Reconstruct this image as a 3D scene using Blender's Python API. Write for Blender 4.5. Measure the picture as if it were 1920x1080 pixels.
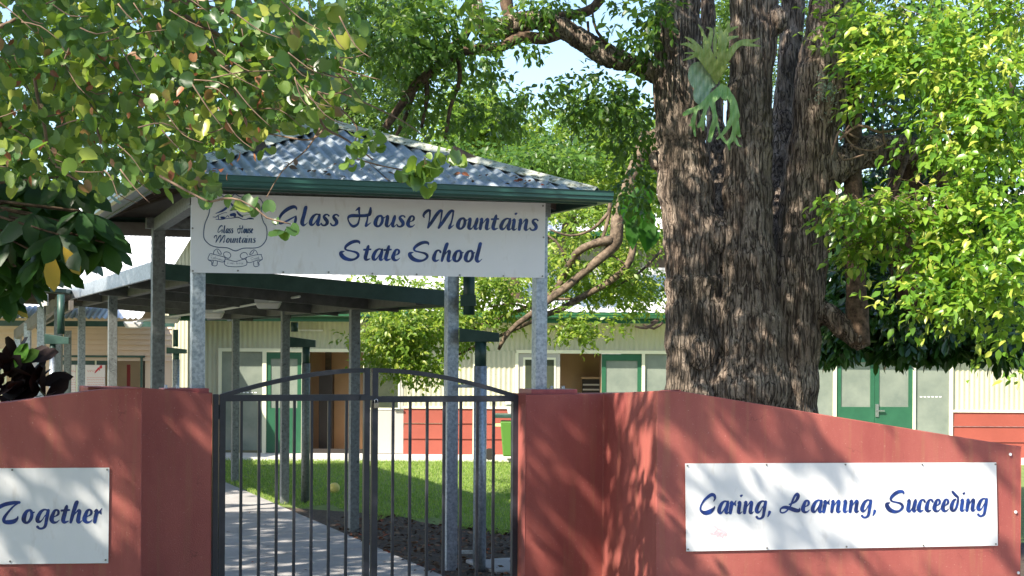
import bpy, math, random
import numpy as np
from mathutils import Vector, noise
random.seed(7); rng = np.random.default_rng(7)
for o in list(bpy.data.objects): bpy.data.objects.remove(o)
SC = bpy.context.scene; COL = SC.collection
# ------------------------------------------------------------------ camera, sky, sun, exposure
F = 3063.0; HOR = 650.0; EYE = 2.0; ROLL = 0.006
cd = bpy.data.cameras.new('camera'); cam = bpy.data.objects.new('camera', cd); COL.objects.link(cam)
cam.location = (0, 0, EYE); cam.rotation_euler = (math.pi/2, -ROLL, 0)
cd.sensor_width = 36; cd.lens = F/1920*36; cd.shift_y = (HOR-540)/1920; cd.clip_end = 2000
SC.camera = cam
SUN = Vector((0.51, 0.53, -0.68)).normalized()          # direction the light travels
W = bpy.data.worlds.new('World'); SC.world = W; W.use_nodes = True
wn = W.node_tree.nodes; bg = wn['Background']; bg.inputs[1].default_value = 0.135
sky = wn.new('ShaderNodeTexSky'); sky.sky_type = 'NISHITA'; sky.sun_disc = False
sky.sun_elevation = math.asin(-SUN.z); sky.sun_rotation = math.atan2(-SUN.x, -SUN.y)
sky.air_density = 1.0; sky.dust_density = 1.0; sky.ozone_density = 2.5
W.node_tree.links.new(sky.outputs[0], bg.inputs[0])
sd = bpy.data.lights.new('sun', 'SUN'); sd.energy = 5.0; sd.angle = math.radians(0.5); sd.color = (1, .91, .77)
so = bpy.data.objects.new('sun', sd); COL.objects.link(so); so.rotation_euler = SUN.to_track_quat('-Z', 'Y').to_euler()
SC.view_settings.view_transform = 'Standard'; SC.view_settings.look = 'None'
SC.view_settings.exposure = 1.2; SC.view_settings.gamma = 1
SC.cycles.max_bounces = 8; SC.cycles.diffuse_bounces = 4; SC.cycles.glossy_bounces = 3
SC.cycles.transmission_bounces = 6; SC.cycles.transparent_max_bounces = 6; SC.cycles.sample_clamp_indirect = 4
SC.cycles.use_denoising = True

# ------------------------------------------------------------------ helpers
def ray(px, py):
    dx = (px-960)/F; dz = (HOR-py)/F
    return Vector((dx - ROLL*dz, 1.0, dz + ROLL*dx))
def P(px, py, Y):
    r = ray(px, py); return Vector((r.x*Y, Y, EYE + r.z*Y))
class Frame:
    def __init__(s, px, Y, deg):
        a = math.radians(deg); s.o = P(px, 650, Y); s.o.z = 0
        s.u = Vector((math.cos(a), math.sin(a), 0)); s.v = Vector((-math.sin(a), math.cos(a), 0))
    def pt(s, a, w, z): return s.o + s.u*a + s.v*w + Vector((0, 0, z))
    def hit(s, px, py, w=0):                     # -> (along, w, z) where the sight line meets the vertical plane
        r = ray(px, py); q = s.o + s.v*w; t = q.dot(s.v)/r.dot(s.v); h = r*t
        return (h-q).dot(s.u), w, h.z+EYE
    def s(s_, px, w=0, py=700): return s_.hit(px, py, w)[0]
    def z(s_, px, py, w=0): return s_.hit(px, py, w)[2]
    def back(s_, px, py, w=0):
        a, b, c = s_.hit(px, py, w); return s_.pt(a, b, c)
class MB:
    def __init__(s): s.v = []; s.f = []; s.fr = None
    def add(s, vs, fs):
        n = len(s.v); s.v += [tuple(v) for v in vs]; s.f += [tuple(i+n for i in f) for f in fs]; return s
    def hexa(s, c):                              # c: 8 points, bottom loop then top loop
        return s.add(c, [(3,2,1,0),(4,5,6,7),(0,1,5,4),(1,2,6,5),(2,3,7,6),(3,0,4,7)])
    def box(s, fr, a0, a1, w0, w1, z0, z1):
        g = fr.pt; return s.hexa([g(a0,w0,z0),g(a1,w0,z0),g(a1,w1,z0),g(a0,w1,z0),g(a0,w0,z1),g(a1,w0,z1),g(a1,w1,z1),g(a0,w1,z1)])
    def bar(s, p, q, w, h, up=(0,0,1)):
        p = Vector(p); q = Vector(q); d = (q-p).normalized(); up = Vector(up)
        x = d.cross(up).normalized()*w/2; y = x.cross(d).normalized()*h/2
        return s.hexa([p-x-y,p+x-y,p+x+y,p-x+y,q-x-y,q+x-y,q+x+y,q-x+y])
    def tube(s, pts, rad, n=8, cap=True):
        pts = [Vector(p) for p in pts]; m = len(pts)
        if not hasattr(rad, '__len__'): rad = [rad]*m
        vs = []; x = None
        for i, p in enumerate(pts):
            d = (pts[min(i+1,m-1)]-pts[max(i-1,0)]).normalized()
            if x is None: x = d.cross(Vector((0.3,0.9,0.2))).normalized()
            x = (x - d*x.dot(d)).normalized(); y = d.cross(x)
            for k in range(n):
                a = 2*math.pi*k/n; vs.append(p + (x*math.cos(a)+y*math.sin(a))*rad[i])
        fs = [(i*n+k, i*n+(k+1)%n, (i+1)*n+(k+1)%n, (i+1)*n+k) for i in range(m-1) for k in range(n)]
        if cap: fs += [tuple(range(n-1,-1,-1)), tuple(range((m-1)*n, m*n))]
        return s.add(vs, fs)
    def sphere(s, c, r, n=16, m=10, sc=(1,1,1)):
        vs = []; 
        for i in range(m+1):
            t = math.pi*i/m
            for k in range(n):
                a = 2*math.pi*k/n
                vs.append((c[0]+r*sc[0]*math.sin(t)*math.cos(a), c[1]+r*sc[1]*math.sin(t)*math.sin(a), c[2]+r*sc[2]*math.cos(t)))
        return s.add(vs, [(i*n+k, (i+1)*n+k, (i+1)*n+(k+1)%n, i*n+(k+1)%n) for i in range(m) for k in range(n)])
    def sheet(s, o, a, run, width, length, pitch=.076, amp=.009, nrm=(0,0,1), sub=6, thick=0):
        """corrugated sheet: ridges run along `run`; length(t)->(start,end) along run for offset t across `a`"""
        o = Vector(o); a = Vector(a); run = Vector(run); nrm = Vector(nrm)
        n = max(2, int(width/pitch*sub)); vs = []; fs = []
        for i in range(n+1):
            t = width*i/n; l0, l1 = length(t) if callable(length) else (0, length)
            off = nrm*(amp*math.sin(2*math.pi*t/pitch))
            vs += [o+a*t+run*l0+off, o+a*t+run*l1+off]
        fs = [(2*i, 2*i+2, 2*i+3, 2*i+1) for i in range(n)]
        return s.add(vs, fs)
ORG = {}
def link(o, parent, org):
    COL.objects.link(o); ORG[o.name] = Vector(org)
    if parent is not None: o.parent = parent; o.location = Vector(org)-ORG[parent.name]
    else: o.location = Vector(org)
    return o
def tag(o, label=None, cat=None, group=None, kind=None):
    if label: o['label'] = label
    if cat: o['category'] = cat
    if group: o['group'] = group
    if kind: o['kind'] = kind
    return o
def thing(name, label, cat, org, group=None):
    return tag(link(bpy.data.objects.new(name, None), None, org), label, cat, group)
def mesh(name, mb, mat, parent=None, org=None, smooth=False, label=None, cat=None, group=None, kind=None, bevel=0, solid=0):
    if org is None: org = ORG[parent.name] if parent is not None else mb.v[0]
    org = Vector(org); me = bpy.data.meshes.new(name)
    me.from_pydata([(v[0]-org.x, v[1]-org.y, v[2]-org.z) for v in mb.v], [], mb.f); me.update()
    if smooth: me.polygons.foreach_set('use_smooth', [True]*len(me.polygons))
    me.materials.append(mat)
    o = link(bpy.data.objects.new(name, me), parent, org)
    if bevel:
        b = o.modifiers.new('b', 'BEVEL'); b.width = bevel; b.segments = 2; b.limit_method = 'ANGLE'
    if solid:
        b = o.modifiers.new('s', 'SOLIDIFY'); b.thickness = solid
    return tag(o, label, cat, group, kind)

# ------------------------------------------------------------------ materials
def MAT(name, c1, c2=None, rough=.6, metal=0, scale=6, stretch=(1,1,1), bump=0, bscale=60, spec=.5, ramp=(.35,.65), c3=None, s3=40, r3=(.62,.7), bstretch=None, detail=6):
    m = bpy.data.materials.new(name); m.use_nodes = True; nt = m.node_tree; N = nt.nodes; L = nt.links
    b = N['Principled BSDF']; b.inputs['Roughness'].default_value = rough; b.inputs['Metallic'].default_value = metal
    b.inputs['Specular IOR Level'].default_value = spec; b.inputs['Base Color'].default_value = (*c1, 1)
    tc = N.new('ShaderNodeTexCoord')
    def nz(sc, st, det=detail):
        mp = N.new('ShaderNodeMapping'); mp.inputs['Scale'].default_value = st; L.new(tc.outputs['Object'], mp.inputs[0])
        t = N.new('ShaderNodeTexNoise'); t.inputs['Scale'].default_value = sc; t.inputs['Detail'].default_value = det
        t.inputs['Roughness'].default_value = .62; L.new(mp.outputs[0], t.inputs[0]); return t
    col = None
    if c2 is not None:
        t = nz(scale, stretch); r = N.new('ShaderNodeValToRGB'); r.color_ramp.elements[0].position = ramp[0]; r.color_ramp.elements[1].position = ramp[1]
        r.color_ramp.elements[0].color = (*c1,1); r.color_ramp.elements[1].color = (*c2,1)
        L.new(t.outputs[0], r.inputs[0]); col = r.outputs[0]
        if c3 is not None:
            t3 = nz(s3, stretch, 3); r3n = N.new('ShaderNodeMapRange'); r3n.inputs[1].default_value = r3[0]; r3n.inputs[2].default_value = r3[1]
            L.new(t3.outputs[0], r3n.inputs[0]); mx = N.new('ShaderNodeMix'); mx.data_type = 'RGBA'
            L.new(r3n.outputs[0], mx.inputs[0]); L.new(col, mx.inputs[6]); mx.inputs[7].default_value = (*c3,1); col = mx.outputs[2]
        L.new(col, b.inputs['Base Color'])
    if bump:
        t = nz(bscale, bstretch or stretch, 4); bp = N.new('ShaderNodeBump'); bp.inputs['Strength'].default_value = bump; bp.inputs['Distance'].default_value = .01
        L.new(t.outputs[0], bp.inputs['Height']); L.new(bp.outputs[0], b.inputs['Normal'])
    return m
def LEAF(name, cols, trans=.4, tcol=(.35,.55,.05), rough=.42, spec=.5):
    m = bpy.data.materials.new(name); m.use_nodes = True; nt = m.node_tree; N = nt.nodes; L = nt.links
    b = N['Principled BSDF']; b.inputs['Roughness'].default_value = rough; b.inputs['Specular IOR Level'].default_value = spec
    at = N.new('ShaderNodeAttribute'); at.attribute_name = 'tint'; r = N.new('ShaderNodeValToRGB'); L.new(at.outputs['Fac'], r.inputs[0])
    e = r.color_ramp.elements
    while len(e) < len(cols): e.new(.5)
    for i, (p, c) in enumerate(cols): e[i].position = p; e[i].color = (*c, 1)
    L.new(r.outputs[0], b.inputs['Base Color'])
    tr = N.new('ShaderNodeBsdfTranslucent'); mu = N.new('ShaderNodeMix'); mu.data_type = 'RGBA'; mu.inputs[0].default_value = .55
    L.new(r.outputs[0], mu.inputs[6]); mu.inputs[7].default_value = (*tcol, 1); L.new(mu.outputs[2], tr.inputs[0])
    ms = N.new('ShaderNodeMixShader'); ms.inputs[0].default_value = trans
    L.new(b.outputs[0], ms.inputs[1]); L.new(tr.outputs[0], ms.inputs[2]); L.new(ms.outputs[0], N['Material Output'].inputs[0]); return m
def WALLPAINT():
    m = MAT('red_paint', (.31,.076,.066), (.41,.12,.097), .62, scale=2.2, stretch=(1,1,.35), bump=.35, bscale=150, bstretch=(1,1,1), spec=.35)
    nt = m.node_tree; N = nt.nodes; L = nt.links; b = N['Principled BSDF']; src = b.inputs['Base Color'].links[0].from_socket
    tc = N.new('ShaderNodeTexCoord'); mp = N.new('ShaderNodeMapping'); mp.inputs['Scale'].default_value = (9,9,.5); L.new(tc.outputs['Object'], mp.inputs[0])
    t = N.new('ShaderNodeTexNoise'); t.inputs['Scale'].default_value = 2.2; t.inputs['Detail'].default_value = 4; L.new(mp.outputs[0], t.inputs[0])
    mr = N.new('ShaderNodeMapRange'); mr.inputs[1].default_value = .54; mr.inputs[2].default_value = .8; mr.inputs[4].default_value = .38; L.new(t.outputs[0], mr.inputs[0])
    mx = N.new('ShaderNodeMix'); mx.data_type = 'RGBA'; L.new(mr.outputs[0], mx.inputs[0]); L.new(src, mx.inputs[6]); mx.inputs[7].default_value = (.36,.2,.1,1)
    # chalky specks, thicker toward nothing in particular
    t2 = N.new('ShaderNodeTexNoise'); t2.inputs['Scale'].default_value = 95; t2.inputs['Detail'].default_value = 2; L.new(tc.outputs['Object'], t2.inputs[0])
    m2 = N.new('ShaderNodeMapRange'); m2.inputs[1].default_value = .68; m2.inputs[2].default_value = .76; m2.inputs[4].default_value = .7; L.new(t2.outputs[0], m2.inputs[0])
    x2 = N.new('ShaderNodeMix'); x2.data_type = 'RGBA'; L.new(m2.outputs[0], x2.inputs[0]); L.new(mx.outputs[2], x2.inputs[6]); x2.inputs[7].default_value = (.55,.3,.24,1)
    # fine hairline cracks in the render
    nn = N.new('ShaderNodeTexNoise'); nn.inputs['Scale'].default_value = 3; nn.inputs['Detail'].default_value = 4; L.new(tc.outputs['Object'], nn.inputs[0])
    ad = N.new('ShaderNodeMix'); ad.data_type = 'RGBA'; ad.inputs[0].default_value = .35; L.new(tc.outputs['Object'], ad.inputs[6]); L.new(nn.outputs['Color'], ad.inputs[7])
    vo = N.new('ShaderNodeTexVoronoi'); vo.feature = 'DISTANCE_TO_EDGE'; vo.inputs['Scale'].default_value = 1.9; L.new(ad.outputs[2], vo.inputs['Vector'])
    cm = N.new('ShaderNodeMapRange'); cm.inputs[1].default_value = .0; cm.inputs[2].default_value = .004; cm.inputs[3].default_value = .45; cm.inputs[4].default_value = 0; L.new(vo.outputs['Distance'], cm.inputs[0])
    mk = N.new('ShaderNodeMapRange'); mk.inputs[1].default_value = .5; mk.inputs[2].default_value = .6; L.new(nn.outputs[0], mk.inputs[0]); mu = N.new('ShaderNodeMath'); mu.operation = 'MULTIPLY'; L.new(cm.outputs[0], mu.inputs[0]); L.new(mk.outputs[0], mu.inputs[1])
    x3 = N.new('ShaderNodeMix'); x3.data_type = 'RGBA'; L.new(mu.outputs[0], x3.inputs[0]); L.new(x2.outputs[2], x3.inputs[6]); x3.inputs[7].default_value = (.1,.04,.035,1)
    L.new(x3.outputs[2], b.inputs['Base Color']); return m
m_red = WALLPAINT()
m_capred = MAT('red_steel_paint', (.3,.06,.07), (.38,.09,.09), .4, scale=20)
m_white = MAT('sign_white', (.74,.75,.76), (.81,.81,.81), .3, scale=3, stretch=(1,1,.35), ramp=(.3,.7), c3=(.6,.58,.55), s3=12, r3=(.58,.82))
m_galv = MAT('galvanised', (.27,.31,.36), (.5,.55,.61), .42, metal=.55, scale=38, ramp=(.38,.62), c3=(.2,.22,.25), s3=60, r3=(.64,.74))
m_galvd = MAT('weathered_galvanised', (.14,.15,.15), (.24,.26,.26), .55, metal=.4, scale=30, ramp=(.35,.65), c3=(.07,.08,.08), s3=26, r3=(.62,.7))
m_screw = MAT('screw', (.25,.24,.23), rough=.4, metal=.8)
m_black = MAT('gate_paint', (.022,.024,.034), (.035,.037,.05), .38, scale=12, bump=.1, bscale=200)
m_brass = MAT('lock_brass', (.42,.36,.28), rough=.35, metal=.8)
m_chrome = MAT('lock_steel', (.6,.6,.62), rough=.25, metal=1)
m_ink = MAT('blue_vinyl', (.006,.018,.10), (.012,.05,.26), .28, scale=14, ramp=(.4,.6))
m_ink2 = MAT('blue_line', (.02,.06,.16), rough=.4)
m_greengut = MAT('green_gutter', (.02,.075,.06), (.03,.1,.08), .33, scale=3, stretch=(1,1,6), spec=.6)
m_greendk = MAT('dark_green_paint', (.014,.05,.04), (.03,.075,.06), .45, scale=8)
m_green = MAT('green_door_paint', (.016,.085,.043), (.022,.105,.053), .4, scale=5)
m_gfascia = MAT('green_fascia', (.015,.09,.035), (.022,.115,.045), .45, scale=3)
m_roof = MAT('old_zinc_roof', (.2,.26,.34), (.42,.48,.54), .5, metal=.35, scale=3.5, c3=(.15,.16,.14), s3=11, r3=(.58,.75), ramp=(.3,.7))
m_cap = MAT('lichen_ridge_cap', (.3,.33,.3), (.52,.54,.48), .75, scale=7, c3=(.14,.15,.1), s3=25, r3=(.52,.62))
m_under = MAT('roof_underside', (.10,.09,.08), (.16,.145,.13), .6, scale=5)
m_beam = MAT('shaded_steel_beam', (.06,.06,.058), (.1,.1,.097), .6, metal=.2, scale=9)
m_under2 = MAT('pale_sheet_underside', (.78,.78,.78), (.82,.82,.82), .4, scale=2)
m_timber = MAT('brown_timber', (.06,.045,.035), (.11,.085,.065), .75, scale=6, stretch=(1,1,4))
m_wsheet = MAT('white_roof_sheet', (.78,.79,.8), (.85,.85,.85), .45, scale=2)
m_gsheet = MAT('grey_roof_sheet', (.42,.43,.44), (.5,.51,.52), .45, scale=2)
m_cream = MAT('cream_cladding', (.44,.43,.31), (.5,.485,.35), .5, scale=1.5)
m_creamtrim = MAT('cream_trim', (.72,.7,.52), rough=.5)
m_brick = MAT('red_panel', (.24,.05,.03), (.28,.06,.037), .6, scale=2)
m_board = MAT('pinkish_weatherboard', (.62,.45,.34), (.68,.5,.38), .6, scale=2)
m_grey = MAT('grey_door', (.4,.38,.34), rough=.55)
m_tan = MAT('tan_interior', (.36,.24,.14), (.42,.29,.17), .7, scale=2)
m_dark = MAT('dark_interior', (.02,.015,.012), rough=.7)
m_glass = MAT('frosted_glass', (.15,.18,.155), (.22,.25,.21), .1, scale=2.2, spec=.8)
m_glassd = MAT('dark_glass', (.035,.045,.03), (.06,.07,.045), .1, scale=2, spec=.7)
m_conc = MAT('concrete_path', (.30,.29,.29), (.40,.385,.38), .85, scale=1.6, bump=.25, bscale=90, c3=(.22,.21,.2), s3=28, r3=(.62,.72))
m_slab = MAT('pale_concrete', (.55,.53,.5), (.65,.63,.6), .8, scale=3)
m_soil = MAT('bed_soil', (.035,.025,.018), (.1,.07,.05), .95, scale=18, bump=1, bscale=50)
m_lawn = MAT('lawn_soil', (.12,.17,.04), (.2,.27,.07), .9, scale=9, bump=.8, bscale=90)
m_earth = MAT('ground_soil', (.07,.1,.03), (.12,.1,.06), .95, scale=2)
def BARK():
    m = bpy.data.materials.new('ridged_bark'); m.use_nodes = True; nt = m.node_tree; N = nt.nodes; L = nt.links
    b = N['Principled BSDF']; b.inputs['Roughness'].default_value = .88; b.inputs['Specular IOR Level'].default_value = .25
    tc = N.new('ShaderNodeTexCoord')
    def nz(st, det, sc=1, ds=0):
        mp = N.new('ShaderNodeMapping'); mp.inputs['Scale'].default_value = st; L.new(tc.outputs['Object'], mp.inputs[0])
        t = N.new('ShaderNodeTexNoise'); t.inputs['Scale'].default_value = sc; t.inputs['Detail'].default_value = det; t.inputs['Distortion'].default_value = ds; L.new(mp.outputs[0], t.inputs[0]); return t.outputs[0]
    def mt(op, x, y=None):
        q = N.new('ShaderNodeMath'); q.operation = op; (L.new(x, q.inputs[0]))
        if y is not None: q.inputs[1].default_value = y
        return q.outputs[0]
    crack = mt('ABSOLUTE', mt('SUBTRACT', nz((22,22,2.4), 3, 1, .5), .5))       # 0 in a fissure
    cr2 = mt('ABSOLUTE', mt('SUBTRACT', nz((40,40,14), 2, 1, .3), .5))
    r1 = N.new('ShaderNodeMapRange'); r1.inputs[1].default_value = .005; r1.inputs[2].default_value = .07; L.new(crack, r1.inputs[0])
    r2 = N.new('ShaderNodeMapRange'); r2.inputs[1].default_value = 0; r2.inputs[2].default_value = .05; r2.inputs[3].default_value = .55; L.new(cr2, r2.inputs[0])
    pl = N.new('ShaderNodeValToRGB'); e = pl.color_ramp.elements; e[0].position = .3; e[0].color = (.15,.108,.082,1); e[1].position = .72; e[1].color = (.42,.34,.275,1); L.new(nz((7,7,3), 7), pl.inputs[0])
    q = N.new('ShaderNodeMath'); q.operation = 'MULTIPLY'; L.new(r1.outputs[0], q.inputs[0]); L.new(r2.outputs[0], q.inputs[1])
    mx = N.new('ShaderNodeMix'); mx.data_type = 'RGBA'; L.new(q.outputs[0], mx.inputs[0]); mx.inputs[6].default_value = (.042,.03,.024,1); L.new(pl.outputs[0], mx.inputs[7])
    # mossy dark stain patches low on the trunk, with a shape of their own
    st = N.new('ShaderNodeMapRange'); st.inputs[1].default_value = .52; st.inputs[2].default_value = .68; st.inputs[4].default_value = .6; L.new(nz((1.3,1.3,.8), 6), st.inputs[0])
    m2 = N.new('ShaderNodeMix'); m2.data_type = 'RGBA'; L.new(st.outputs[0], m2.inputs[0]); L.new(mx.outputs[2], m2.inputs[6]); m2.inputs[7].default_value = (.05,.048,.036,1)
    L.new(m2.outputs[2], b.inputs['Base Color'])
    bp = N.new('ShaderNodeBump'); bp.inputs['Strength'].default_value = .9; bp.inputs['Distance'].default_value = .02; L.new(q.outputs[0], bp.inputs['Height']); L.new(bp.outputs[0], b.inputs['Normal'])
    return m
m_bark = BARK()
m_limb = MAT('limb_bark', (.045,.03,.022), (.17,.115,.08), .9, scale=20, stretch=(1,1,1), bump=.8, bscale=45, spec=.2)
m_pale = MAT('pale_limb_bark', (.05,.036,.026), (.22,.165,.115), .85, scale=14, bump=.8, bscale=40, spec=.2)
m_twig = MAT('twig', (.11,.07,.05), (.24,.16,.11), .8, scale=20)

# ------------------------------------------------------------------ painted lettering: brush strokes turned into one flat mesh
def catmull(pts, step):
    p = [pts[0]]+list(pts)+[pts[-1]]; out = []
    for i in range(1, len(p)-2):
        a, b, c, d = (np.array(q, float) for q in p[i-1:i+3]); n = max(2, int(np.hypot(*(c-b)[:2])/step)+1)
        for k in range(n):
            t = k/n; out.append(.5*((2*b)+(c-a)*t+(2*a-5*b+4*c-d)*t*t+(3*b-a-3*c+d)*t**3))
    out.append(np.array(pts[-1], float)); return np.array(out)
def ink(strokes, cell, to3d, mb=None):
    """strokes: lists of (x,y,r) in any flat unit; to3d maps (x,y) to a point. Marching squares over the distance field."""
    mb = mb or MB(); S = [catmull(s, cell*1.5) if len(s) > 1 else np.array(s, float) for s in strokes]
    allp = np.vstack(S); R = allp[:,2].max()+2*cell
    x0, y0 = allp[:,0].min()-R, allp[:,1].min()-R; nx = int((allp[:,0].max()+R-x0)/cell)+2; ny = int((allp[:,1].max()+R-y0)/cell)+2
    D = np.full((ny, nx), 9e9)
    for x, y, r in allp:
        r = max(r, .1*cell); k = int(r/cell)+3; cx, cy = int((x-x0)/cell), int((y-y0)/cell)
        i0, i1, j0, j1 = max(cy-k,0), min(cy+k+1,ny), max(cx-k,0), min(cx+k+1,nx)
        gx = x0+np.arange(j0,j1)*cell-x; gy = (y0+np.arange(i0,i1)*cell-y)[:,None]
        D[i0:i1,j0:j1] = np.minimum(D[i0:i1,j0:j1], np.sqrt(gx*gx+gy*gy)-r)
    idx = {}
    def V(key, x, y):
        if key not in idx: idx[key] = len(mb.v); mb.v.append(tuple(to3d(x, y)))
        return idx[key]
    neg = D < 0; c = neg[:-1,:-1].astype(int)+neg[:-1,1:]+neg[1:,1:]+neg[1:,:-1]
    for i, j in zip(*np.nonzero(c)):
        cs = [(i,j),(i,j+1),(i+1,j+1),(i+1,j)]; poly = []
        for k in range(4):
            a, b = cs[k], cs[(k+1)%4]; da, db = D[a], D[b]
            if da < 0: poly.append(V(a, x0+a[1]*cell, y0+a[0]*cell))
            if (da < 0) != (db < 0):
                t = da/(da-db); key = (a,b) if a < b else (b,a)
                poly.append(V(key, x0+(a[1]+(b[1]-a[1])*t)*cell, y0+(a[0]+(b[0]-a[0])*t)*cell))
        if len(poly) > 2: mb.f.append(tuple(poly))
    return mb
GL = {
 'l':(55,[[(40,156,11),(36,148,15),(26,100,15),(14,50,16),(11,22,16),(20,6,11),(36,12,4),(50,28,2)]]),
 'a':(92,[[(74,96,6),(58,97,7),(36,78,12),(19,40,15),(19,16,14),(32,8,8),(48,24,5),(66,58,3)],[(84,94,9),(80,70,13),(72,35,14),(70,13,13),(80,6,6),(94,20,2)]]),
 's':(70,[[(60,86,7),(50,96,6),(33,93,8),(24,78,11),(34,60,15),(46,42,15),(46,22,13),(30,6,8),(12,8,7),(3,22,6)]]),
 'o':(84,[[(56,95,8),(34,86,11),(19,55,16),(15,26,16),(26,7,10),(44,10,9),(60,34,12),(66,62,12),(62,86,10),(52,95,7)],[(66,74,9),(82,80,4)]]),
 'u':(84,[[(4,84,3),(16,92,8),(20,85,13),(14,45,15),(11,16,14),(22,6,8),(36,18,4),(56,58,3)],[(72,93,9),(68,75,14),(58,35,14),(56,13,13),(66,5,6),(80,20,2)]]),
 'e':(68,[[(20,46,5),(36,50,4),(54,64,8),(56,84,9),(46,95,7),(30,86,10),(17,50,15),(13,26,16),(24,8,11),(44,8,6),(62,24,2)]]),
 'n':(84,[[(6,84,3),(18,92,9),(20,82,13),(14,45,14),(9,9,12)],[(14,30,3),(34,64,3),(54,90,7),(64,86,12),(58,50,14),(54,15,14),(64,5,6),(80,18,2)]]),
 't':(58,[[(42,126,5),(38,112,12),(28,70,15),(18,24,15),(27,7,10),(52,16,3)],[(8,90,8),(56,94,7)]]),
 'i':(48,[[(6,82,3),(18,92,8),(22,82,13),(16,45,14),(13,14,13),(24,5,6),(40,18,2)],[(31,138,9),(39,143,6)]]),
 'I':(48,[[(6,82,3),(18,92,8),(22,82,13),(16,45,14),(13,14,13),(24,5,6),(40,18,2)]]),
 'h':(82,[[(48,150,12),(42,138,15),(26,82,14),(13,30,12),(8,7,9)],[(14,30,3),(34,64,3),(54,90,7),(64,86,12),(58,50,14),(54,15,14),(64,5,6),(80,20,2)]]),
 'c':(64,[[(62,80,9),(58,90,8),(44,95,7),(28,80,11),(15,40,16),(15,18,15),(28,6,9),(50,16,3)]]),
 'r':(60,[[(6,82,3),(18,92,8),(22,82,13),(14,40,14),(9,9,12)],[(22,68,5),(40,78,8),(48,92,5),(54,102,3)],[(46,76,8),(50,64,4)]]),
 'g':(94,[[(74,96,6),(58,97,7),(36,78,12),(19,40,15),(19,18,14),(32,12,8),(48,26,4),(66,58,3)],[(86,92,11),(80,60,13),(74,20,12),(66,-18,11),(50,-34,8),(30,-35,8),(18,-24,10)]]),
 'd':(84,[[(48,94,7),(32,82,11),(17,45,15),(17,20,14),(30,7,9),(48,18,9),(62,52,10),(69,90,8),(68,110,7)],[(70,112,7),(54,122,11),(32,144,11),(24,154,8)]]),
 'k':(76,[[(36,150,8),(24,80,11),(10,8,11)],[(60,92,8),(24,48,6),(58,8,10)]]),
 'w':(110,[[(10,92,8),(20,12,10),(44,80,5),(54,12,10),(90,92,6)]]),
 'm':(120,[[(14,92,9),(10,8,11)],[(14,40,3),(44,90,7),(42,8,11)],[(46,40,3),(86,90,7),(84,8,11)]]),
 ',':(50,[[(22,14,11),(18,0,9),(8,-22,4)]]), ' ':(60,[]),
 'G':(172,[[(142,134,4),(138,150,9),(118,158,14),(76,138,15),(36,100,12),(14,58,9),(10,32,8),(24,16,7),(62,34,8),(100,58,7),(138,82,4)],[(138,76,6),(135,52,12),(129,24,10),(124,6,6)]]),
 'H':(190,[[(62,134,3),(76,148,8),(88,158,8),(86,130,8),(90,90,6),(86,55,7),(76,22,9),(50,4,12),(30,12,10),(12,42,6),(6,68,7),(14,84,12),(34,92,14),(62,92,14),(90,92,13),(130,94,13),(158,102,12)],[(170,158,8),(168,130,13),(162,106,14),(150,92,8),(146,60,7),(138,22,10),(136,7,9),(150,16,6),(172,36,2)]]),
 'M':(246,[[(18,94,4),(12,110,9),(24,135,12),(46,154,11),(58,152,10)],[(58,152,9),(58,110,7),(52,60,5),(44,10,8)],[(44,10,8),(70,55,13),(110,125,14),(134,154,11),(146,152,9)],[(146,152,8),(142,110,7),(134,60,5),(122,10,9)],[(122,10,9),(150,55,13),(190,125,14),(214,154,11),(228,152,9)],[(228,152,8),(224,110,7),(214,60,7),(202,25,11),(198,8,9),(214,20,6),(232,38,2)]]),
 'S':(178,[[(154,140,4),(148,156,10),(124,160,13),(90,148,14),(58,122,12),(48,100,9),(60,86,7),(100,76,7),(130,66,10),(144,48,11),(138,28,10),(114,10,9),(80,6,13),(42,20,17),(20,46,17),(18,66,12),(42,76,3)]]),
 'T':(164,[[(10,92,5),(24,116,13),(60,136,14),(110,147,13),(150,150,10)],[(146,146,5),(112,120,6),(72,70,9),(54,36,12),(58,14,13),(85,10,16),(118,17,15),(138,36,8),(142,52,3)]]),
 'C':(134,[[(110,98,3),(120,122,9),(112,144,12),(88,146,13),(42,110,9),(14,66,7),(10,34,8),(26,16,12),(52,10,17),(86,22,17),(112,45,8),(118,60,3)]]),
 'L':(162,[[(150,38,3),(144,18,12),(115,22,16),(76,36,15),(38,44,12),(12,36,7),(4,20,6),(8,6,6),(26,2,6),(52,16,6),(80,52,6),(95,90,8),(112,128,9),(130,146,10),(139,132,13),(130,104,11),(110,82,8),(72,66,5)]]),
 'K':(150,[[(40,150,12),(30,90,13),(14,8,13)],[(110,150,8),(40,70,6),(90,30,12),(130,10,8)]]),
}
def word(txt, x, y, xh, track=1.0, shear=0):
    k = xh/100.0; out = []
    for ch in txt:
        adv, st = GL[ch]
        for s in st: out.append([(x+(a+shear*b)*k*track, y+b*k, r*k) for a, b, r in s])
        x += adv*k*track
    return out, x
def plane_px(fr, w):                                # photo-pixel -> point on a board's own plane (measuring aid)
    return lambda x, y: fr.back(x, y, w)

# ------------------------------------------------------------------ frames of reference on the ground
FG = Frame(358, 11.2, 20.5)       # gate, shelter, covered walk
FR = Frame(1285, 11.14, 16.0)     # right boundary wall
FL = Frame(203, 10.3, 10.5)       # left boundary wall
FB = Frame(960, 29.5, 0.0)        # long classroom building
SG = lambda px, w=0, py=700: FG.s(px, w, py)

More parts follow.
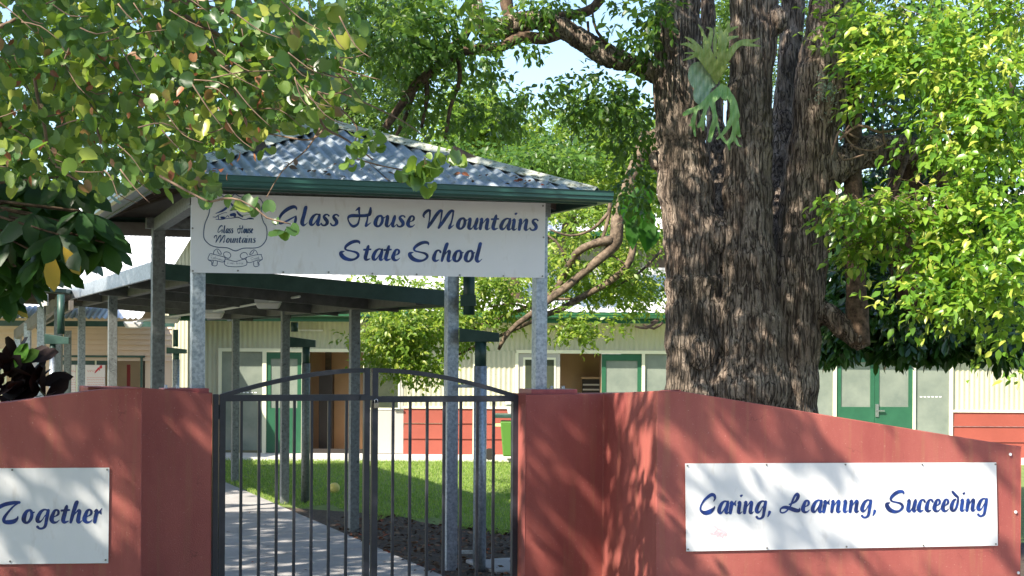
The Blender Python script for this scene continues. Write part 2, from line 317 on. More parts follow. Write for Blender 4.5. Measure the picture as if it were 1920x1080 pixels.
# ------------------------------------------------------------------ ground
def sheet_poly(name, pts, z, mat, label, cat, kind='structure', sub=0):
    mb = MB(); mb.add([(x, y, z) for x, y in pts], [tuple(range(len(pts)))])
    return mesh(name, mb, mat, label=label, cat=cat, kind=kind, org=(pts[0][0], pts[0][1], z))
sheet_poly('ground', [(-150,-60),(150,-60),(150,260),(-150,260)], -.012, m_earth, 'bare ground under and around the school grounds', 'ground')
sheet_poly('footpath', [tuple(FG.pt(-9,-8,0)[:2]),tuple(FG.pt(11,-8,0)[:2]),tuple(FG.pt(11,-1.6,0)[:2]),tuple(FG.pt(-9,-1.6,0)[:2])], -.004, m_conc, 'street footpath outside the red wall', 'footpath')
pr = FG.s(820, 0, 1075); a0 = P(820,1078,14.35); 
pe = FG.v
def along(p, d): return (p.x+pe.x*d, p.y+pe.y*d)
pl = a0 - FG.u*3.3
sheet_poly('path', [along(pl,-5.2), along(a0,-5.2), along(a0,14.3), along(pl,14.3)], .006, m_conc, 'grey concrete path running from the gate to the classrooms', 'path')
sheet_poly('lawn', [(-40,15.2),(40,15.2),(40,29.0),(-40,29.0)], -.004, m_lawn, 'mown green lawn between the gate and the classroom block', 'lawn')
bed = [along(a0,-2.5), (a0.x+6,a0.y-2.0), (a0.x+6,16.9), (1.2,16.9),(.5,17.3),(-.1,17.6),(-.6,18.0),(-1.0,18.5),(-1.35,19.3), along(a0,6.2)]
sheet_poly('garden_bed', bed, .002, m_soil, 'dark mulched garden bed beside the concrete path', 'garden bed')
sheet_poly('slab', [(-16,28.4),(16,28.4),(16,29.6),(-16,29.6)], .05, m_slab, 'pale concrete apron along the foot of the classrooms', 'slab')
sl = MB(); sl.add([(-16,28.4,.05),(16,28.4,.05),(16,28.4,-.02),(-16,28.4,-.02)], [(0,3,2,1)]); mesh('slab_edge', sl, m_slab, kind='structure', label='pale concrete edge of the classroom apron above the grass', cat='slab')

# ------------------------------------------------------------------ red boundary walls
def ribbon(pts, tops, thick, ends=True):
    """pts: plan points of the front face, tops: heights; gives a solid wall"""
    m = MB(); n = len(pts); back = []
    for i in range(n):
        d0 = (pts[i]-pts[i-1]).normalized() if i else (pts[1]-pts[0]).normalized()
        d1 = (pts[i+1]-pts[i]).normalized() if i < n-1 else d0
        n0 = Vector((-d0.y, d0.x, 0)); n1 = Vector((-d1.y, d1.x, 0)); b = (n0+n1).normalized()
        back.append(pts[i]+b*thick/max(.4, b.dot(n0)))
    vs = []
    for i in range(n):
        for q, z in ((pts[i],-.3),(pts[i],tops[i]),(back[i],tops[i]),(back[i],-.3)): vs.append((q.x,q.y,z))
    fs = []
    for i in range(n-1):
        for k in range(3): fs.append((i*4+k, i*4+4+k, i*4+5+k, i*4+1+k)[::-1])
    fs += [(0,1,2,3), tuple((n-1)*4+k for k in (3,2,1,0))]
    return m.add(vs, fs)
PW = -.17
c985 = FG.pt(SG(986,PW),PW,0); c1132 = FG.pt(SG(1132,PW),PW,0)
r1232 = FR.pt(FR.s(1232),0,0); r1275 = FR.pt(FR.s(1275),0,0); r1915 = FR.pt(FR.s(1915),0,0)
zt = lambda fr, px, py, w=0: fr.z(px, py, w)
R = ribbon([c985, c1132, r1232, r1275, r1915], [zt(FG,985,740,PW), zt(FG,1132,738,PW), zt(FR,1232,733), zt(FR,1275,733), zt(FR,1915,838)], .3)
rw = mesh('boundary_wall', R, m_red, org=c985, label='sunlit red rendered wall with sloping top right of the gate', cat='wall', group='red gateway walls', bevel=.006)
l267 = FL.pt(FL.s(267),0,0); lj = l267 + FG.v*((FG.o+FG.v*PW-l267).dot(FG.v)); 
l397 = FG.pt(SG(398,PW),PW,0)
L_ = ribbon([FL.pt(FL.s(-420),0,0), FL.pt(FL.s(0),0,0), FL.pt(FL.s(60),0,0), FL.pt(FL.s(130),0,0), FL.pt(FL.s(190),0,0), FL.pt(FL.s(235),0,0), l267, lj, l397],
   [zt(FL,-300,800), zt(FL,0,756), zt(FL,60,748), zt(FL,130,738), zt(FL,190,730), zt(FL,235,728), zt(FL,267,728), zt(FL,267,729), zt(FG,397,738,PW)], .3)
lw = mesh('boundary_wall', L_, m_red, org=l267, label='shaded red rendered wall with curved top left of the gate', cat='wall', group='red gateway walls', bevel=.006)
for i, (px, py) in enumerate([(1894,852),(1904,960),(1909,1074)]):     # pale plugs in the wall end
    q = FR.back(px, py, -.004); b = MB(); b.tube([q, q-FR.v*.006], .011, 10); mesh('wall_plug', b, m_white, rw, smooth=False)

# ------------------------------------------------------------------ boards with lettering
def board(name, fr, w, quad, label, texts, cell, screws, extra=None, mat=m_white, thick=.006):
    c = [fr.back(x, y, w) for x, y in quad]          # tl, tr, br, bl
    n = fr.v*thick; mb = MB(); mb.hexa([c[3],c[2],c[2]+n,c[3]+n,c[0],c[1],c[1]+n,c[0]+n])
    t = thing(name, label, 'sign', c[3]); mesh('board', mb, mat, t)
    for nm, st, mt in texts:
        o = mesh(nm, ink(st, cell, plane_px(fr, w-.0025)), mt, t)
    for x, y in screws:
        q = fr.back(x, y, w-.001); b = MB(); b.tube([q, q-fr.v*.005], .0065, 8); mesh('screw', b, m_screw, t)
    return t
def flip(st): return [[(x, -y, r) for x, y, r in s] for s in st]
def line(txt, x, y, xh, track=1.0, slope=0.0, x1=None, shear=0):
    if x1 is not None:
        _, e = word(txt, 0, 0, xh, 1.0); track = (x1-x)/(e-.12*xh)
    st, e = word(txt, x, 0, xh, track, shear)
    return [[(a, y - b + slope*(a-x), r) for a, b, r in s] for s in st]
main_txt = line('Glass',520,423,22.5,x1=634,slope=.01)+line('House',651,425,22.5,x1=776,slope=.012)+line('Mountains',791,429,22.5,x1=1008,slope=.018)
main_txt += line('State',635,488,22.5,x1=748,slope=.012)+line('School',764,490,22.5,x1=902,slope=.013)
cz = lambda x, y: (360+x/6.75, 360+y/6.75)           # crest traced in its own grid
def cst(L, r): return [[(*cz(x, y), r) for x, y in s] for s in L]
shield = cst([[(5,20),(60,65),(110,105),(190,125),(222,200),(210,290),(165,400),(148,520),(160,600),(230,670),(330,700),(450,708),(550,745),(650,712),(800,708),(880,680),(935,610),(950,530),(940,440),(905,380),(880,290),(880,200),(900,150),(850,80),(770,105),(690,80),(600,55),(540,25),(490,70),(420,60),(330,40),(260,70),(200,125)]], .8)
shield += cst([[(5,20),(60,65),(110,105)]], .5)[:0]
ribb = cst([[(415,875),(430,850),(550,878),(670,850),(693,915),(640,940),(550,947),(450,938),(410,910),(418,872)],
 [(235,780),(320,800),(415,830),(405,880),(370,885),(290,865),(205,855),(225,785)],[(880,790),(790,800),(690,830),(700,885),(740,892),(820,865),(890,850),(872,792)],
 [(270,780),(285,740),(320,722),(355,745),(372,785),(340,780),(320,740)],[(830,790),(815,750),(780,732),(750,755),(730,790),(765,780),(785,745)],
 [(400,800),(405,770),(440,758),(480,775),(490,810),(465,838),(430,830),(402,800)],[(700,800),(690,775),(660,765),(625,780),(610,810),(630,840),(660,845),(690,825)],
 [(205,860),(250,885),(250,920),(285,935),(315,925),(322,880)],[(890,855),(845,885),(850,925),(815,945),(785,935),(780,890)],[(270,875),(262,915)],[(830,880),(838,920)]], .58)
mtn = [[(*cz(x,y),r) for x,y,r in s] for s in [[(300,272,.5),(345,255,1.2),(390,235,2.0),(430,205,2.2),(455,170,1.3),(478,130,.8)],[(478,130,.9),(510,165,2),(540,195,2.6),(560,215,1.2)],
 [(480,240,.5),(520,225,1.2)],[(495,290,2.6),(535,285,3.2),(540,300,2.6)],[(375,325,2.2),(405,325,2)],[(265,315,.5),(300,318,.7),(330,300,.8),(335,340,.8)],[(300,345,.5),(360,350,.7),(420,340,.6),(500,332,.6),(580,320,1),(640,345,.7),(700,345,.7)],[(570,250,1.2),(600,285,2),(640,310,1.4)],[(330,295,.6),(400,265,.5),(440,262,.5)],[(700,340,.9),(745,335,1.6),(780,342,.7)],[(420,330,.5),(450,300,.6),(470,320,.6)]]]
ct1 = line('Glass', 408, 437.5, 9.2, x1=437, shear=-.02)+line('House', 445, 437.5, 9.2, x1=474, shear=-.02)+line('Mountains', 400.5, 455.5, 9.2, x1=479)
ct1 = [[(x,y,r*.85) for x,y,r in s] for s in ct1]
def tiny(txt, x, y, x1, sl): return [[(a,b,r*.6) for a,b,r in s] for s in line(txt, x, y, 3.3, x1=x1, slope=sl)]
ct1 += tiny('Tolerance',394,483.5,419.5,.26)+tiny('Knowledge',426,495.5,457,0)+tiny('Truth',469,488.5,486,-.16)
scr = [(362,366),(357.5+4,508),(446,507.5),(531,510.5),(616,510.5),(698,513),(781,514.5),(862,516),(944,517.5),(1017,518),(361,428),(1019,445),(1018,386)]
board('school_sign', FG, -.075, [(359,362),(1023,381),(1021,521),(357,511)], 'long white name sign reading Glass House Mountains State School under the shelter eave',
      [('lettering', main_txt, m_ink), ('crest_outline', shield+ribb, m_ink2), ('crest_picture', mtn, m_ink), ('crest_lettering', ct1, m_ink2)], .36, scr)
t1 = line('Caring,',1311,964,24.5,x1=1447,slope=-.004)+line('Learn',1462,962,24.5,x1=1575,slope=-.004)+line('Ing,',1580,961.5,24.5,x1=1644,slope=-.004)+line('Succeeding',1659,961,24.5,x1=1849,slope=-.012)
q = [(1285,869),(1868,867),(1871,1023),(1287,1034)]
board('motto_sign', FR, -.012, q, 'white motto sign reading Caring, Learning, Succeeding on the right wall', [('lettering', t1, m_ink)], .42,
      [(1289,873),(1437,871.5),(1585,871),(1729,871),(1866,870.5),(1290,1030),(1438,1027.5),(1587,1025),(1731,1022.5),(1867,1020)])
t2 = line('Together',-8.5,982,26.5,x1=189,slope=-.006)
board('motto_sign', FL, -.012, [(-420,880),(205,877),(203,1056),(-420,1062)], 'white motto sign reading Together on the left wall, cut off by the frame', [('lettering', t2, m_ink)], .42,
      [(23,881),(201,880.5),(19,1052.5),(198,1050)])
ms = [o for o in bpy.data.objects if o.name.startswith('motto_sign') and 'Caring' in o.get('label','')][0]
rr = random.Random(3); smear = [[(1345+rr.gauss(0,9),998+rr.gauss(0,6),.5+rr.random()*.8),(1345+rr.gauss(0,10),1001+rr.gauss(0,7),.3)] for _ in range(16)]+[[(1352,993,2.2),(1358,999,2.4),(1355,1004,1.2)]]
mesh('paint_smear', ink(smear, .4, plane_px(FR,-.0142)), MAT('pink_smear',(.78,.5,.55)), ms)
# ------------------------------------------------------------------ gate
def gbox(mb, x0, x1, w0, w1, z0, z1): return mb.box(FG, x0, x1, w0, w1, z0, z1)
gz = lambda px, py: FG.z(px, py, 0)
def gatepost(x0, x1, lab):
    s0, s1 = SG(x0), SG(x1); t = thing('gate_post', lab, 'gate post', FG.pt(s0,0,0), 'black gate posts'); b = MB(); gbox(b, s0, s1, -.03, .03, -.1, gz((x0+x1)/2, 739)); mesh('post', b, m_black, t, bevel=.003)
    return t
gp1 = gatepost(398.5, 409, 'slim black gate post against the left red pillar'); gp2 = gatepost(972, 984, 'slim black gate post against the right red pillar')
def leaf(x0, x1, rise_to, bars, lab):
    a, b_ = SG(x0), SG(x1); t = thing('gate_leaf', lab, 'gate', FG.pt(a,0,0), 'black steel gate leaves')
    fw = .043; zr1 = FG.z(x0 if rise_to == 'r' else x1, 740 if rise_to=='r' else 741); zr0 = zr1-.046; zt_ = FG.z(690, 690)
    hi, lo = (b_, a) if rise_to == 'r' else (a, b_)
    f = MB()
    mesh('stile', gbox(MB(), a, a+fw, -.022, .022, .06, zt_ if hi == a else zr1), m_black, t); mesh('stile', gbox(MB(), b_-fw, b_, -.022, .022, .06, zt_ if hi == b_ else zr1), m_black, t)
    mesh('rail', gbox(MB(), a+fw, b_-fw, -.02, .02, zr0, zr1-.002), m_black, t); mesh('rail', gbox(MB(), a+fw, b_-fw, -.02, .02, .1, .145), m_black, t)
    arc = MB(); n = 22; top = []; 
    for i in range(n+1):
        k = i/n; s = lo+(hi-lo)*k; z = zr1-.02+(zt_-zr1)*(math.sin(k*math.pi/2)**.92); top.append((s, z))
    vs = []; h = .032
    for s, z in top:
        for w, dz in ((-.018,0),(.018,0),(.018,h),(-.018,h)): vs.append(FG.pt(s, w, z+dz-h+.02))
    fs = [(i*4+k, i*4+4+k, i*4+4+(k+1)%4, i*4+(k+1)%4) for i in range(n) for k in range(4)]+[(0,1,2,3),(n*4+3,n*4+2,n*4+1,n*4)]
    mesh('arched_top', arc.add(vs, fs), m_black, t)
    for px in bars:
        s = SG(px); q = MB(); gbox(q, s-.0095, s+.0095, -.009, .009, .145, zr0); mesh('bar', q, m_black, t)
    for z in (zr1-.12, .35):
        s = a-.008 if rise_to == 'r' else b_+.008; q = MB(); q.tube([FG.pt(s,0,z-.05),FG.pt(s,0,z+.05)], .011, 10); mesh('hinge', q, m_black, t, smooth=True)
    return t
g1 = leaf(411, 693, 'r', [453,486.5,519.5,552.5,585,617.5,650], 'left black gate leaf of thin upright bars under a rising arch')
g2 = leaf(697, 971, 'l', [737.5,769.5,801.5,833,864.5,895.5,926], 'right black gate leaf with thin bars and falling arched top')
s = SG(689); q = MB(); gbox(q, s-.06, s+.05, -.03, -.021, gz(690,750), gz(690,742)); mesh('slide_bolt', q, m_black, g1)
pk = thing('padlock', 'small brass padlock with steel shackle hanging on the right gate leaf', 'padlock', FG.pt(SG(705),-.03,gz(705,765)))
q = MB(); gbox(q, SG(700.5,-.03), SG(709.5,-.03), -.045, -.024, gz(705,765), gz(705,755)); mesh('body', q, m_brass, pk, bevel=.003)
c = [FG.pt(SG(702.3,-.03),-.034,gz(705,756)), FG.pt(SG(702,-.03),-.034,gz(705,751)), FG.pt(SG(703.2,-.03),-.034,gz(705,748.6)), FG.pt(SG(705,-.03),-.034,gz(705,747.8)), FG.pt(SG(706.8,-.03),-.034,gz(705,748.6)), FG.pt(SG(708,-.03),-.034,gz(705,751)), FG.pt(SG(707.7,-.03),-.034,gz(705,756))]
mesh('shackle', MB().tube(c, .0042, 8), m_chrome, pk, smooth=True)

# ------------------------------------------------------------------ entrance shelter
zE = 3.12; sh = thing('entrance_shelter', 'open entrance shelter with corrugated hip roof on four steel posts', 'shelter', FG.pt(0,0,0))
sL, sR = SG(357.5), SG(1022); D = 2.6
def post(parent, s0, w0, z0, z1, sz=.09, mat=m_galv, name='post'):
    b = MB(); b.box(FG, s0, s0+sz, w0-sz/2, w0+sz/2, z0, z1); return mesh(name, b, mat, parent, bevel=.004)
zpL = FG.z(345,737,0); zpR = FG.z(1028,738,0)
for (x0, s0, pa, pb, z) in ((357.5, sL, 303, 386, zpL), (0, sR-.092, 985, 1070, zpR)):
    post(sh, s0, 0, z+.02, 3.0)
    pt = MB(); pt.box(FG, SG(pa), SG(pb), -.13, .13, z-.001, z+.035); pl_ = mesh('base_plate', pt, m_capred, sh, bevel=.003)
    for px in ((pa+8, pa+30) if x0 else (pb-36, pb-14)):
        for w in (-.08, .08):
            q = MB(); c = FG.pt(SG(px,w), w, z+.035); q.tube([c, c+Vector((0,0,.02))], .013, 6); mesh('bolt', q, m_galv, pl_)
sBL = SG(283.5, D); sBR = SG(835.5, D)
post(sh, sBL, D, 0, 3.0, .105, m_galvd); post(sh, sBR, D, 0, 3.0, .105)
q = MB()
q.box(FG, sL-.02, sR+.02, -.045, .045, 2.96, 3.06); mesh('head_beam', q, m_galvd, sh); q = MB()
q.box(FG, sBL-.05, sBR+.15, D-.045, D+.045, 2.97, 3.06)
mesh('head_beam', q, m_galvd, sh)
ov = .46; e0, e1 = sL-.30, SG(1118,-ov); wF, wB = -ov, D+.42
mesh('side_beam', MB().bar(FG.pt(sL+.045,.045,3.0), FG.pt(sBL+.05,D-.05,3.0), .09, .1), m_galvd, sh); mesh('side_beam', MB().bar(FG.pt(sR-.045,.045,3.0), FG.pt(sBR+.05,D-.05,3.0), .09, .1), m_galvd, sh)
cs, cw, zA = (e0+e1)/2, (wF+wB)/2, 3.735
A = FG.pt(cs, cw, zA); hw, hd = (e1-e0)/2, (wB-wF)/2
def roofface(o, a, run_h, width, depth):
    # triangle: columns rise from the eave to the hips
    rl = math.hypot(depth, zA-zE); run = (run_h*depth+Vector((0,0,zA-zE)))/rl; nrm = a.cross(run).normalized()
    if nrm.z < 0: nrm = -nrm
    return MB().sheet(o, a, run, width, lambda t: (-.04, rl*(1-abs(t-width/2)/(width/2))), .09, .013, nrm, 8)
U, V = FG.u, FG.v
for nm, o, a, rn, wd, dp in (('roof_face', FG.pt(e0,wF,zE), U, V, 2*hw, hd), ('roof_face', FG.pt(e1,wF,zE), V, -U, 2*hd, hw), ('roof_face', FG.pt(e1,wB,zE), -U, -V, 2*hw, hd), ('roof_face', FG.pt(e0,wB,zE), -V, U, 2*hd, hw)):
    mesh(nm, roofface(o, a, rn, wd, dp), m_roof, sh, smooth=True, solid=.002)
for a, b in ((e0,wF),(e1,wF),(e1,wB),(e0,wB)):
    pass
cor = [FG.pt(e0,wF,zE-.03),FG.pt(e1,wF,zE-.03),FG.pt(e1,wB,zE-.03),FG.pt(e0,wB,zE-.03)]
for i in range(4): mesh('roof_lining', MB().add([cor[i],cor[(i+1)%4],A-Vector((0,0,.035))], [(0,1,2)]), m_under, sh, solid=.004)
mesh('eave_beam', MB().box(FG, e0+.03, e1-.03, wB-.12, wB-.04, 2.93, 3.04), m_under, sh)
for (a, b) in ((e0,wF),(e1,wF),(e1,wB),(e0,wB)):     # hip caps: a folded strip with a scalloped lower edge
    c0 = FG.pt(a,b,zE+.012); c1 = A+Vector((0,0,.03)); d = (c1-c0); n = 44; sd_ = d.cross(Vector((0,0,1))).normalized(); vs = []
    for i in range(n+1):
        p = c0+d*(i/n); wv = .085+.02*abs(math.sin(i*math.pi/2.0)); dn = Vector((0,0,-.028))
        vs += [p-sd_*wv+dn, p+Vector((0,0,.022)), p+sd_*wv+dn]
    m_ = MB().add(vs, [(i*3+k, i*3+k+1, i*3+k+4, i*3+k+3) for i in range(n) for k in range(2)]); mesh('hip_cap', m_, m_cap, sh, solid=.004)
def gutter(parent, p, q, out, h=.1, w=.11, mat=m_greengut, z1=None):
    p = Vector(p); q = Vector(q); o = Vector(out); prof = [(0,0),(w*.75,0),(w*.92,h*.2),(w*.92,h*.45),(w,h*.55),(w,h*.92),(w*1.06,h),(w*.98,h*1.02),(w*.93,h*.9),(w*.9,h*.5),(w*.7,.012),(0,.012)]
    vs = [e+o*a+Vector((0,0,b)) for e in (p, q) for a, b in prof]; n = len(prof)
    fs = [(i, (i+1)%n, n+(i+1)%n, n+i) for i in range(n)]+[tuple(range(n-1,-1,-1)), tuple(range(n, 2*n))]
    return mesh('gutter', MB().add(vs, fs), mat, parent)
zg = zE-.082
gutter(sh, FG.pt(e0-.08,wF,zg), FG.pt(e1+.08,wF,zg), -V, h=.078); gutter(sh, FG.pt(e1,wF,zg), FG.pt(e1,wB,zg), U, h=.078)
gutter(sh, FG.pt(e0,wB,zg), FG.pt(e0,wF,zg), -U, h=.078); gutter(sh, FG.pt(e1+.08,wB,zg), FG.pt(e0-.08,wB,zg), V, h=.078)
q = MB(); q.box(FG, e0, e1, wF, wF+.025, zg-.012, zg+.05); q.box(FG, e0, e1, wB-.025, wB, zg-.012, zg+.05); q.box(FG, e0, e0+.025, wF+.025, wB-.025, zg-.012, zg+.05); q.box(FG, e1-.025, e1, wF+.025, wB-.025, zg-.012, zg+.05)
mesh('fascia', q, m_greendk, sh)
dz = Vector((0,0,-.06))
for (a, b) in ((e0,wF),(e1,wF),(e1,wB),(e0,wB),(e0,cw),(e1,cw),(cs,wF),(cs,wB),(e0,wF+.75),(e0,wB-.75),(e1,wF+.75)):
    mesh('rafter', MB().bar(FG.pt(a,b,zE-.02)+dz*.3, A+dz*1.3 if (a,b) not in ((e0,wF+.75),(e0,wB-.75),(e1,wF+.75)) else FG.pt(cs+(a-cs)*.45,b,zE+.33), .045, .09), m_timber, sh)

# ------------------------------------------------------------------ covered walkway
cw_ = thing('covered_walkway', 'long flat roofed walkway on two rows of galvanised posts', 'walkway', FG.pt(SG(330,3.2),3.2,0))
w0, w1 = FG.hit(850,575,0)[1]+3.35, 14.6
zr = lambda s: 2.735-(s-sK)*.085
sK = SG(282, w0); sE = SG(849, w0)
def zroof(s): return FG.z(282,491,w0) + (s-sK)/(sE-sK)*(FG.z(849,546,w0)-FG.z(282,491,w0))
run = FG.v
hb = .145
def skew(s0, s1, wa, wb, t, h, mb=None, drop=0):     # box following the cross-fall
    mb = mb or MB(); g = FG.pt; z0_, z1_ = zroof(s0)-drop, zroof(s1)-drop
    return mb.hexa([g(s0,wa,z0_-h),g(s1,wa,z1_-h),g(s1,wb,z1_-h),g(s0,wb,z0_-h),g(s0,wa,z0_),g(s1,wa,z1_),g(s1,wb,z1_),g(s0,wb,z0_)])
mesh('front_fascia', skew(sK, sE, w0, w0+.03, 0, hb), m_greendk, cw_)
mesh('side_fascia', skew(sK, sK+.03, w0+.03, w1, 0, hb), m_galv, cw_)
mesh('side_fascia', skew(sE-.03, sE, w0+.03, w1, 0, hb), m_greendk, cw_)
a_ = (FG.pt(sE,0,zroof(sE))-FG.pt(sK,0,zroof(sK))); wd = a_.length; a_.normalize()
rs = MB().sheet(FG.pt(sK+.03,w0+.03,zroof(sK)-.03), V, a_, w1-w0-.06, wd-.06, .19, .012, a_.cross(V)*-1, 8); mesh('roof_sheet', rs, m_under2, cw_, solid=.002)
w = w0+1.7
while w < w1:
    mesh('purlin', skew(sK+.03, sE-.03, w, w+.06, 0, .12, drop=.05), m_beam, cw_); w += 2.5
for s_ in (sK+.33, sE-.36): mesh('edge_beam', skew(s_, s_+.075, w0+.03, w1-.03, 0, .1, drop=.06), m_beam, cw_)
mesh('conduit', MB().tube([P(562,556,16.2), P(503,566,17.8), P(398,584,20.2), P(318,594,22.6), P(250,604,26)], .013, 6), m_gsheet, cw_)
def wat(px, s):    # how far along the walk the line at offset s appears at pixel px
    lo, hi = 1, 40
    for _ in range(50):
        m = (lo+hi)/2; p = FG.pt(s, m, 0)
        if 960+F*p.x/p.y > px: lo = m
        else: hi = m
    return lo
def wy(px, Y, py=950):  # (s,w) for a ground point
    p = P(px, py, Y); d = p-FG.o; return d.dot(U), d.dot(V)
RP = [wy(663,17.55), wy(533,20.6), wy(440,23.9)]
LP_ = [wy(209,18.9), wy(151,23.6)]
for i, (s_, w) in enumerate(RP+LP_):
    post(cw_, s_-.05, w, 0, zroof(s_)-.1, .1, m_galvd if i != 4 else m_galv)  # far left post in brighter steel, sunlit sheen put into its colour
s_, w = wy(110,30.5); 
# side rain heads with downpipes
def rainhead(px0, px1, y0, y1, Y, pipe, parent, upper=None, low=None, mat=m_greendk):
    p = P(px0,y0,Y); q = MB(); a, b_ = P(px0,y0,Y), P(px1,y0+ (y1-y0)*.35,Y); c, d = P(px1,y1,Y), P(px0,y1,Y); th = Vector((0,.11,0))
    q.hexa([d,c,c+th,d+th,a,b_,b_+th,a+th]); mesh('rain_head', q, mat, parent, bevel=.004)
    x0, x1, ym = pipe; r = (x1-x0)/2/F*Y; c = P((x0+x1)/2, y1, Y)+Vector((0,.055,0)); zmid = P(0,ym,Y).z
    mesh('downpipe', MB().tube([c, Vector((c.x,c.y,zmid))], r, 14), mat, parent, smooth=True)
    mesh('downpipe', MB().tube([Vector((c.x,c.y,zmid)), Vector((c.x,c.y,0))], r*1.12, 14), low or m_galv, parent, smooth=True)
    if upper:
        x0, x1, ya, yb = upper; c = P((x0+x1)/2, ya, Y)+Vector((0,.055,0)); e = P((x0+x1)/2, yb, Y)+Vector((0,.055,0)); mesh('drop_pipe', MB().tube([c,e], (x1-x0)/2/F*Y, 14), mat, parent, smooth=True)
rainhead(861,936,615,641,14.45,(890,912,681), cw_, upper=(868,890,500,590))
q = MB(); q.hexa([P(863,574,14.43),P(892,574,14.43),P(892,574,14.43)+Vector((0,.13,0)),P(863,574,14.43)+Vector((0,.13,0)),P(863,553,14.43),P(892,553,14.43),P(892,553,14.43)+Vector((0,.13,0)),P(863,553,14.43)+Vector((0,.13,0))]); mesh('pipe_collar', q, m_greendk, cw_)
for y in (724,1035): 
    q = MB(); q.bar(P(859,y,14.5), P(892,y,14.5), .02, .03); mesh('pipe_bracket', q, m_galv, cw_)
rainhead(541,591,631,651,20.8,(566,580,678), cw_, upper=(544,558,604,622), low=m_galvd)
rainhead(312,348,651,663,25.0,(323,335,672), cw_, upper=(323,333,618,650), mat=m_greengut)
lights = []
for i, (px, py, Y, lab) in enumerate([(503,571,17.8,'nearest pale bulkhead light under the walkway roof'),(398,590,20.2,'middle pale bulkhead light under the walkway roof'),(318,600,22.6,'third pale bulkhead light, behind the shelter post'),(250,610,26.0,'farthest pale bulkhead light under the walkway roof')]):
    c = P(px,py,Y); t = thing('bulkhead_light', lab, 'light', c, 'bulkhead lights along the walkway')
    q = MB(); vs = []
    k = 1.0
    q.hexa([c+Vector((-.11,-.05,-.045)),c+Vector((.11,-.05,-.045)),c+Vector((.11,.05,-.045)),c+Vector((-.11,.05,-.045)),c+Vector((-.14,-.07,.02)),c+Vector((.14,-.07,.02)),c+Vector((.14,.07,.02)),c+Vector((-.14,.07,.02))]); mesh('diffuser', q, m_slab, t, bevel=.015)
    q = MB(); q.hexa([c+Vector((-.14,-.07,.02)),c+Vector((.14,-.07,.02)),c+Vector((.14,.07,.02)),c+Vector((-.14,.07,.02)),c+Vector((-.14,-.07,.06)),c+Vector((.14,-.07,.06)),c+Vector((.14,.07,.06)),c+Vector((-.14,.07,.06))]); mesh('housing', q, m_gsheet, t)

# ------------------------------------------------------------------ long classroom building (frontal, 29.5 m away)
Bz = lambda px, py, w=0: FB.z(px, py, w)
bld = thing('classroom_building', 'long low cream classroom block with green doors across the lawn', 'building', FB.pt(0,0,0))
bs = lambda px, w=0: FB.s(px, w)
X0, X1 = bs(352), bs(2300)
zhd = Bz(960,658); ztop = Bz(960,606)
def corrwall(px0, px1, z0, z1, mat=m_cream, nm='cladding', w=0):
    a, b = bs(px0), bs(px1); mesh(nm, MB().sheet(FB.pt(a,w,z0), U0, Z0, b-a, z1-z0, .09, .010, (0,-1,0), 6), mat, bld, smooth=True)
U0, Z0 = Vector((1,0,0)), Vector((0,0,1))
corrwall(352, 2300, zhd, ztop+.05)
corrwall(352, 413, .05, zhd); corrwall(757, 968, Bz(850,763), zhd); corrwall(1785, 2300, Bz(1850,770), zhd)
def panel(px0, px1, z0, z1, mat, nm, w=0, th=.04, parent=None):
    return mesh(nm, MB().box(FB, bs(px0), bs(px1), w, w+th, z0, z1), mat, parent or bld)
def lapboards(px0, px1, z0, z1, mat, nm, step=.28):
    m = MB(); a, b = bs(px0), bs(px1); z = z0
    while z < z1-.01:
        t = min(z+step, z1); m.hexa([FB.pt(a,-.03,z),FB.pt(b,-.03,z),FB.pt(b,.03,z),FB.pt(a,.03,z),FB.pt(a,-.005,t-.006),FB.pt(b,-.005,t-.006),FB.pt(b,.03,t-.006),FB.pt(a,.03,t-.006)]); z = t
    mesh(nm, m, mat, bld)
lapboards(757, 968, .05, Bz(850,766), m_brick, 'red_dado'); lapboards(1785, 2300, .05, Bz(1850,773), m_brick, 'red_dado')
panel(757, 968, Bz(850,766), Bz(850,762), m_creamtrim, 'dado_cap', -.035, .07); panel(1785, 2300, Bz(1850,773), Bz(1850,769), m_creamtrim, 'dado_cap', -.035, .07)
panel(887, 893, .05, zhd, m_creamtrim, 'cover_strip', -.05, .04)
panel(410, 756, zhd-.04, zhd+.02, m_creamtrim, 'door_head', -.05, .06); panel(968, 1786, zhd-.04, zhd+.02, m_creamtrim, 'door_head', -.05, .06)
def mull(*xs):
    for a, b in xs: panel(a, b, .05, zhd-.04, m_creamtrim, 'mullion', -.045, .09)
mull((410,416),(492.5,500),(566,570),(1562,1568),(1711,1716),(1780,1786),(1203,1209),(966,972))
def glaz(px0, px1, z0, z1, mat=m_glass, nm='window', dashes=None):
    o = panel(px0, px1, z0, z1, mat, nm, 0, .02)
    if dashes is not None:
        m = MB(); x = px0+(px1-px0)*.14
        while x < px1-(px1-px0)*.2:
            m.box(FB, bs(x), bs(x+4.5), -.004, -.001, Bz(x,dashes+1), Bz(x,dashes-1)); x += 7.2
        mesh('safety_dashes', m, m_white, o)
    return o
glaz(416, 492.5, .1, zhd-.04, dashes=736); glaz(1209, 1262, .1, zhd-.04, dashes=742); glaz(1500, 1562, .1, zhd-.04); glaz(1716, 1780, .1, zhd-.04, dashes=744)
